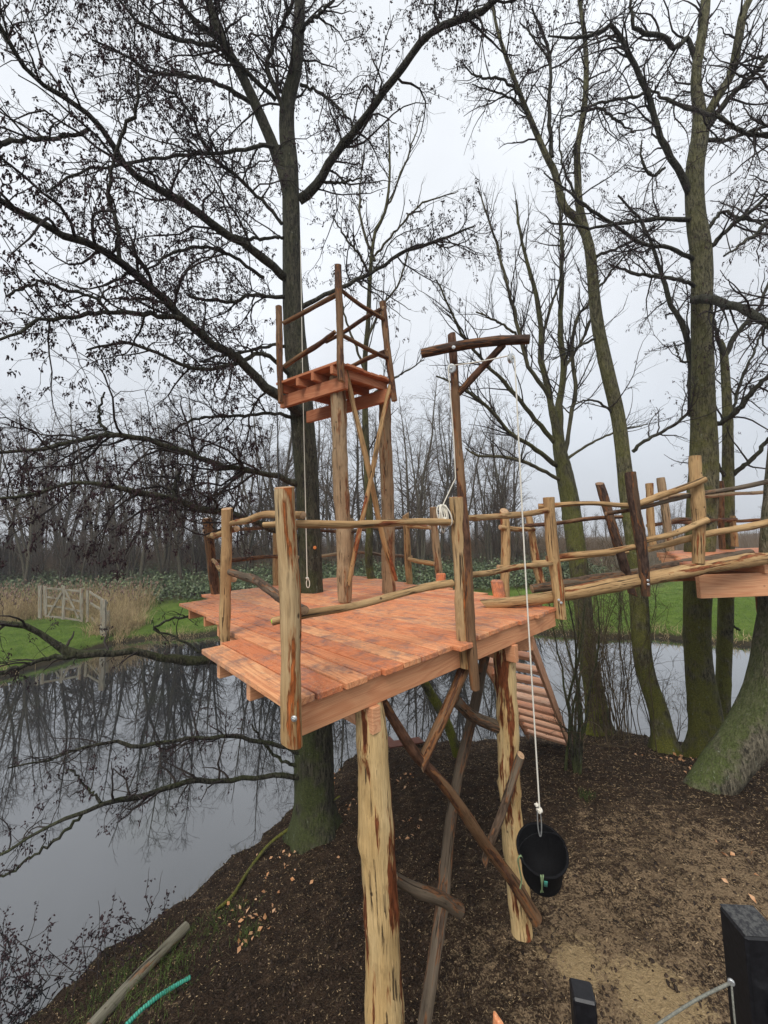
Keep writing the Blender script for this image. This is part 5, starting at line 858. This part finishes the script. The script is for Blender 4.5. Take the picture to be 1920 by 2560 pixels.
# ================================================================== gate and fence on the far bank
GT = empty('wooden_gate', (-23, 27.3, zg(-23, 27.3)), 'weathered grey field gate of two braced leaves among the reeds', 'gate')
def gp(x, y): return A(x, y, 27.0)
def bar(par, nm_, p, q, w, t=.06): return logw(nm_, par, [(*p, w*.5), (*q, w*.5)], M_GATE, M_GATE, rough=.4, bend=0, sides=8)
def lath(par, nm_, a_, b_, w, Y0=27.0, Y1=27.0, th=.06):
    p, q = A(*a_, Y0), A(*b_, Y1); d = q-p; up_ = nrm(np.cross(np.cross(d, [0, 0, 1.]) if abs(nrm(d)[2]) < .95 else np.array([0, -1, 0])*1., d)); s_ = nrm(np.cross(d, up_)); m = MB(); box(m, p-up_*w/2-s_*th/2, d, up_*w, s_*th, lenax=0); m.build(nm_, M_GATE, par, smooth=False)
g2 = lambda X_, Y_: (X_/2.676, 1250+Y_/2.676)
for X0, t_, b_, w in ((268, 572, 790, .24), (303, 575, 770, .24), (425, 575, 800, .22), (545, 590, 815, .22), (585, 605, 815, .16)): lath(GT, 'gate_post', g2(X0, t_), g2(X0, b_), w)
for y0, y1 in ((588, 606), (648, 668), (706, 728), (776, 798)): lath(GT, 'rail', g2(303, y0), g2(425, (y0+y1)/2+2), .13, th=.04)
for y0, y1 in ((598, 612), (658, 680), (722, 745), (790, 806)): lath(GT, 'rail', g2(425, y0), g2(545, y1), .13, th=.04)
lath(GT, 'brace', g2(325, 770), g2(410, 620), .14, 26.9, 26.9, .04); lath(GT, 'brace', g2(435, 600), g2(525, 790), .14, 26.9, 26.9, .04)
GF = empty('rail_fence', (-19, 24, zg(-19, 24)), 'short grey rail fence running from the gate down to a post in the pond edge', 'fence')
lath(GF, 'fence_post', g2(692, 668), g2(690, 990), .30, 23.6, 23.6, .14); lath(GF, 'fence_post', g2(722, 740), g2(724, 880), .2, 24.4, 24.4, .1)
for a_, b_ in (((600, 615), (720, 690)), ((606, 690), (690, 745)), ((612, 790), (690, 870))): lath(GF, 'rail', g2(*a_), g2(*b_), .15, 27.0, 23.7, .05)
# ================================================================== litter on the mud
def onisland(n_, area, f=None):
    p = scatter(n_, area, lambda x, y: (sdist(x, y, ISLAND) > .05) & (f(x, y) if f else True)); p[:, 2] += .025; return p
m = MB(); p = onisland(24000, (-4.5, 9, 1.6, 11)); D = RNG.normal(0, 1, p.shape)*[1, 1, .25]; pods(m, p, D, RNG.uniform(.008, .04, len(p))*(1+.6*(p[:, 0] > 1)), RNG.uniform(.0015, .0055, len(p)), 0); m.build('wood_chips', twig_mat('pale_wood_chip', (.28, .19, .10), (.52, .38, .22), 20), None, 'scattered pale wood chips and shavings on the mud', 'wood chips', kind='stuff')
sp_ = onisland(26000, (-1, 6, 1.4, 7), lambda x, y: RNG.random(len(x)) < np.clip(1.25-np.hypot(x-2.1, y-3.0)/2.7, .06, 1)*np.clip(.55+.6*wob(x, y, 2.2), .1, 1)); m, P = blades('', '', '', sp_, .05, M_SHRUB, .0016, 1.6); m.build('wood_wool', twig_mat('pale_shaving', (.30, .21, .11), (.60, .46, .28), 12), None, 'pale fibrous wood shavings thrown over the mud on the right', 'shavings', kind='stuff')
m = MB(); p = onisland(13000, (-4.5, 9, 1.6, 11)); D = RNG.normal(0, 1, p.shape)*[1, 1, .4]; p[:, 2] -= .012; pods(m, p, D, RNG.uniform(.015, .07, len(p)), RNG.uniform(.008, .028, len(p)), 0); m.build('mud_clods', twig_mat('mud_clod', (.018, .012, .009), (.075, .05, .034), 8), None, 'small dark clods of trampled mud', 'clods', kind='stuff')
m = MB(); p = onisland(5000, (-4.5, 9, 1.6, 11)); D = RNG.normal(0, 1, p.shape)*[1, 1, .2]; pods(m, p, D, RNG.uniform(.03, .14, len(p)), RNG.uniform(.002, .004, len(p)), 0); m.build('dead_twigs', M_SHRUB, None, 'small dead twigs littering the mud', 'twigs', kind='stuff')
m = MB(); spots_ = [onb(x, y, .02) for x, y in ((700, 2200), (735, 2120), (640, 2290), (860, 2010), (1010, 1950), (1700, 1890), (1740, 1930), (1680, 1900), (1880, 2170), (820, 1960), (600, 2330), (1010, 2080))]
P = np.concatenate([q+RNG.normal(0, .25, (15, 3))*[1, 1, 0] for q in spots_]); P[:, 2] = hgt(P[:, 0], P[:, 1])+.03; nn = nrm(RNG.normal(0, .5, P.shape)+[0, 0, 1]); s = nrm(np.cross(nn, RNG.normal(0, 1, P.shape))); u = np.cross(s, nn); L = RNG.uniform(.02, .045, len(P))[:, None]
V = np.stack([P-u*L, P+s*L*.6+nn*L*.3, P+u*L, P-s*L*.6+nn*L*.25], 1); m.add(V.reshape(-1, 3), (np.arange(len(P))*4)[:, None]+np.arange(4)[None]); m.build('dead_leaves', twig_mat('orange_leaf', (.45, .20, .08), (.62, .38, .22), 9), None, 'small orange-brown dead leaves on the mud', 'leaves', kind='stuff')
# sprigs of grass and weeds along the near water edge
e_ = scatter(16000, (-5, 9.5, 4.2, 11.8), lambda x, y: (np.abs(sdist(x, y, ISLAND)-.12) < .22) & (RNG.random(len(x)) < .55)); m, P = blades('', '', '', e_, .22, M_SHRUB, .0032, .8); m.build('shore_weeds', twig_mat('shore_weed', (.035, .032, .016), (.085, .085, .03), 5), None, 'dull dark weeds along the near water edge', 'weeds', kind='stuff')
q = np.concatenate([onb(x, y, 0)+RNG.normal(0, .08*w_, (int(60*w_), 3))*[1, 1, 0] for x, y, w_ in ((620, 2340, 1), (1465, 1995, .8), (310, 2440, 3), (230, 2540, 4), (560, 2290, 2), (440, 2400, 3), (380, 2500, 3))]); q[:, 2] = hgt(q[:, 0], q[:, 1])
m, P = blades('', '', '', q, .15, M_GRASS, .003, .7); m.build('grass_tufts', twig_mat('bank_grass', (.05, .085, .02), (.12, .17, .04), 4), None, 'small green grass tufts on the muddy bank', 'grass', kind='stuff')
# ================================================================== mist
bpy.ops.mesh.primitive_cube_add(size=1, location=(0, 185, 13)); hz = bpy.context.object; hz.name = 'haze'; hz.scale = (470, 480, 36); hz['kind'] = 'stuff'; hz['label'] = 'thin pale winter mist in the air'; hz['category'] = 'haze'
hm = bpy.data.materials.new('mist'); hm.use_nodes = True; t_ = hm.node_tree; t_.nodes.clear(); o_ = t_.nodes.new('ShaderNodeOutputMaterial'); v_ = t_.nodes.new('ShaderNodeVolumePrincipled'); v_.inputs['Color'].default_value = (.95, .96, .98, 1); v_.inputs['Density'].default_value = .0012; v_.inputs['Anisotropy'].default_value = .1
t_.links.new(v_.outputs[0], o_.inputs['Volume']); hz.data.materials.append(hm)
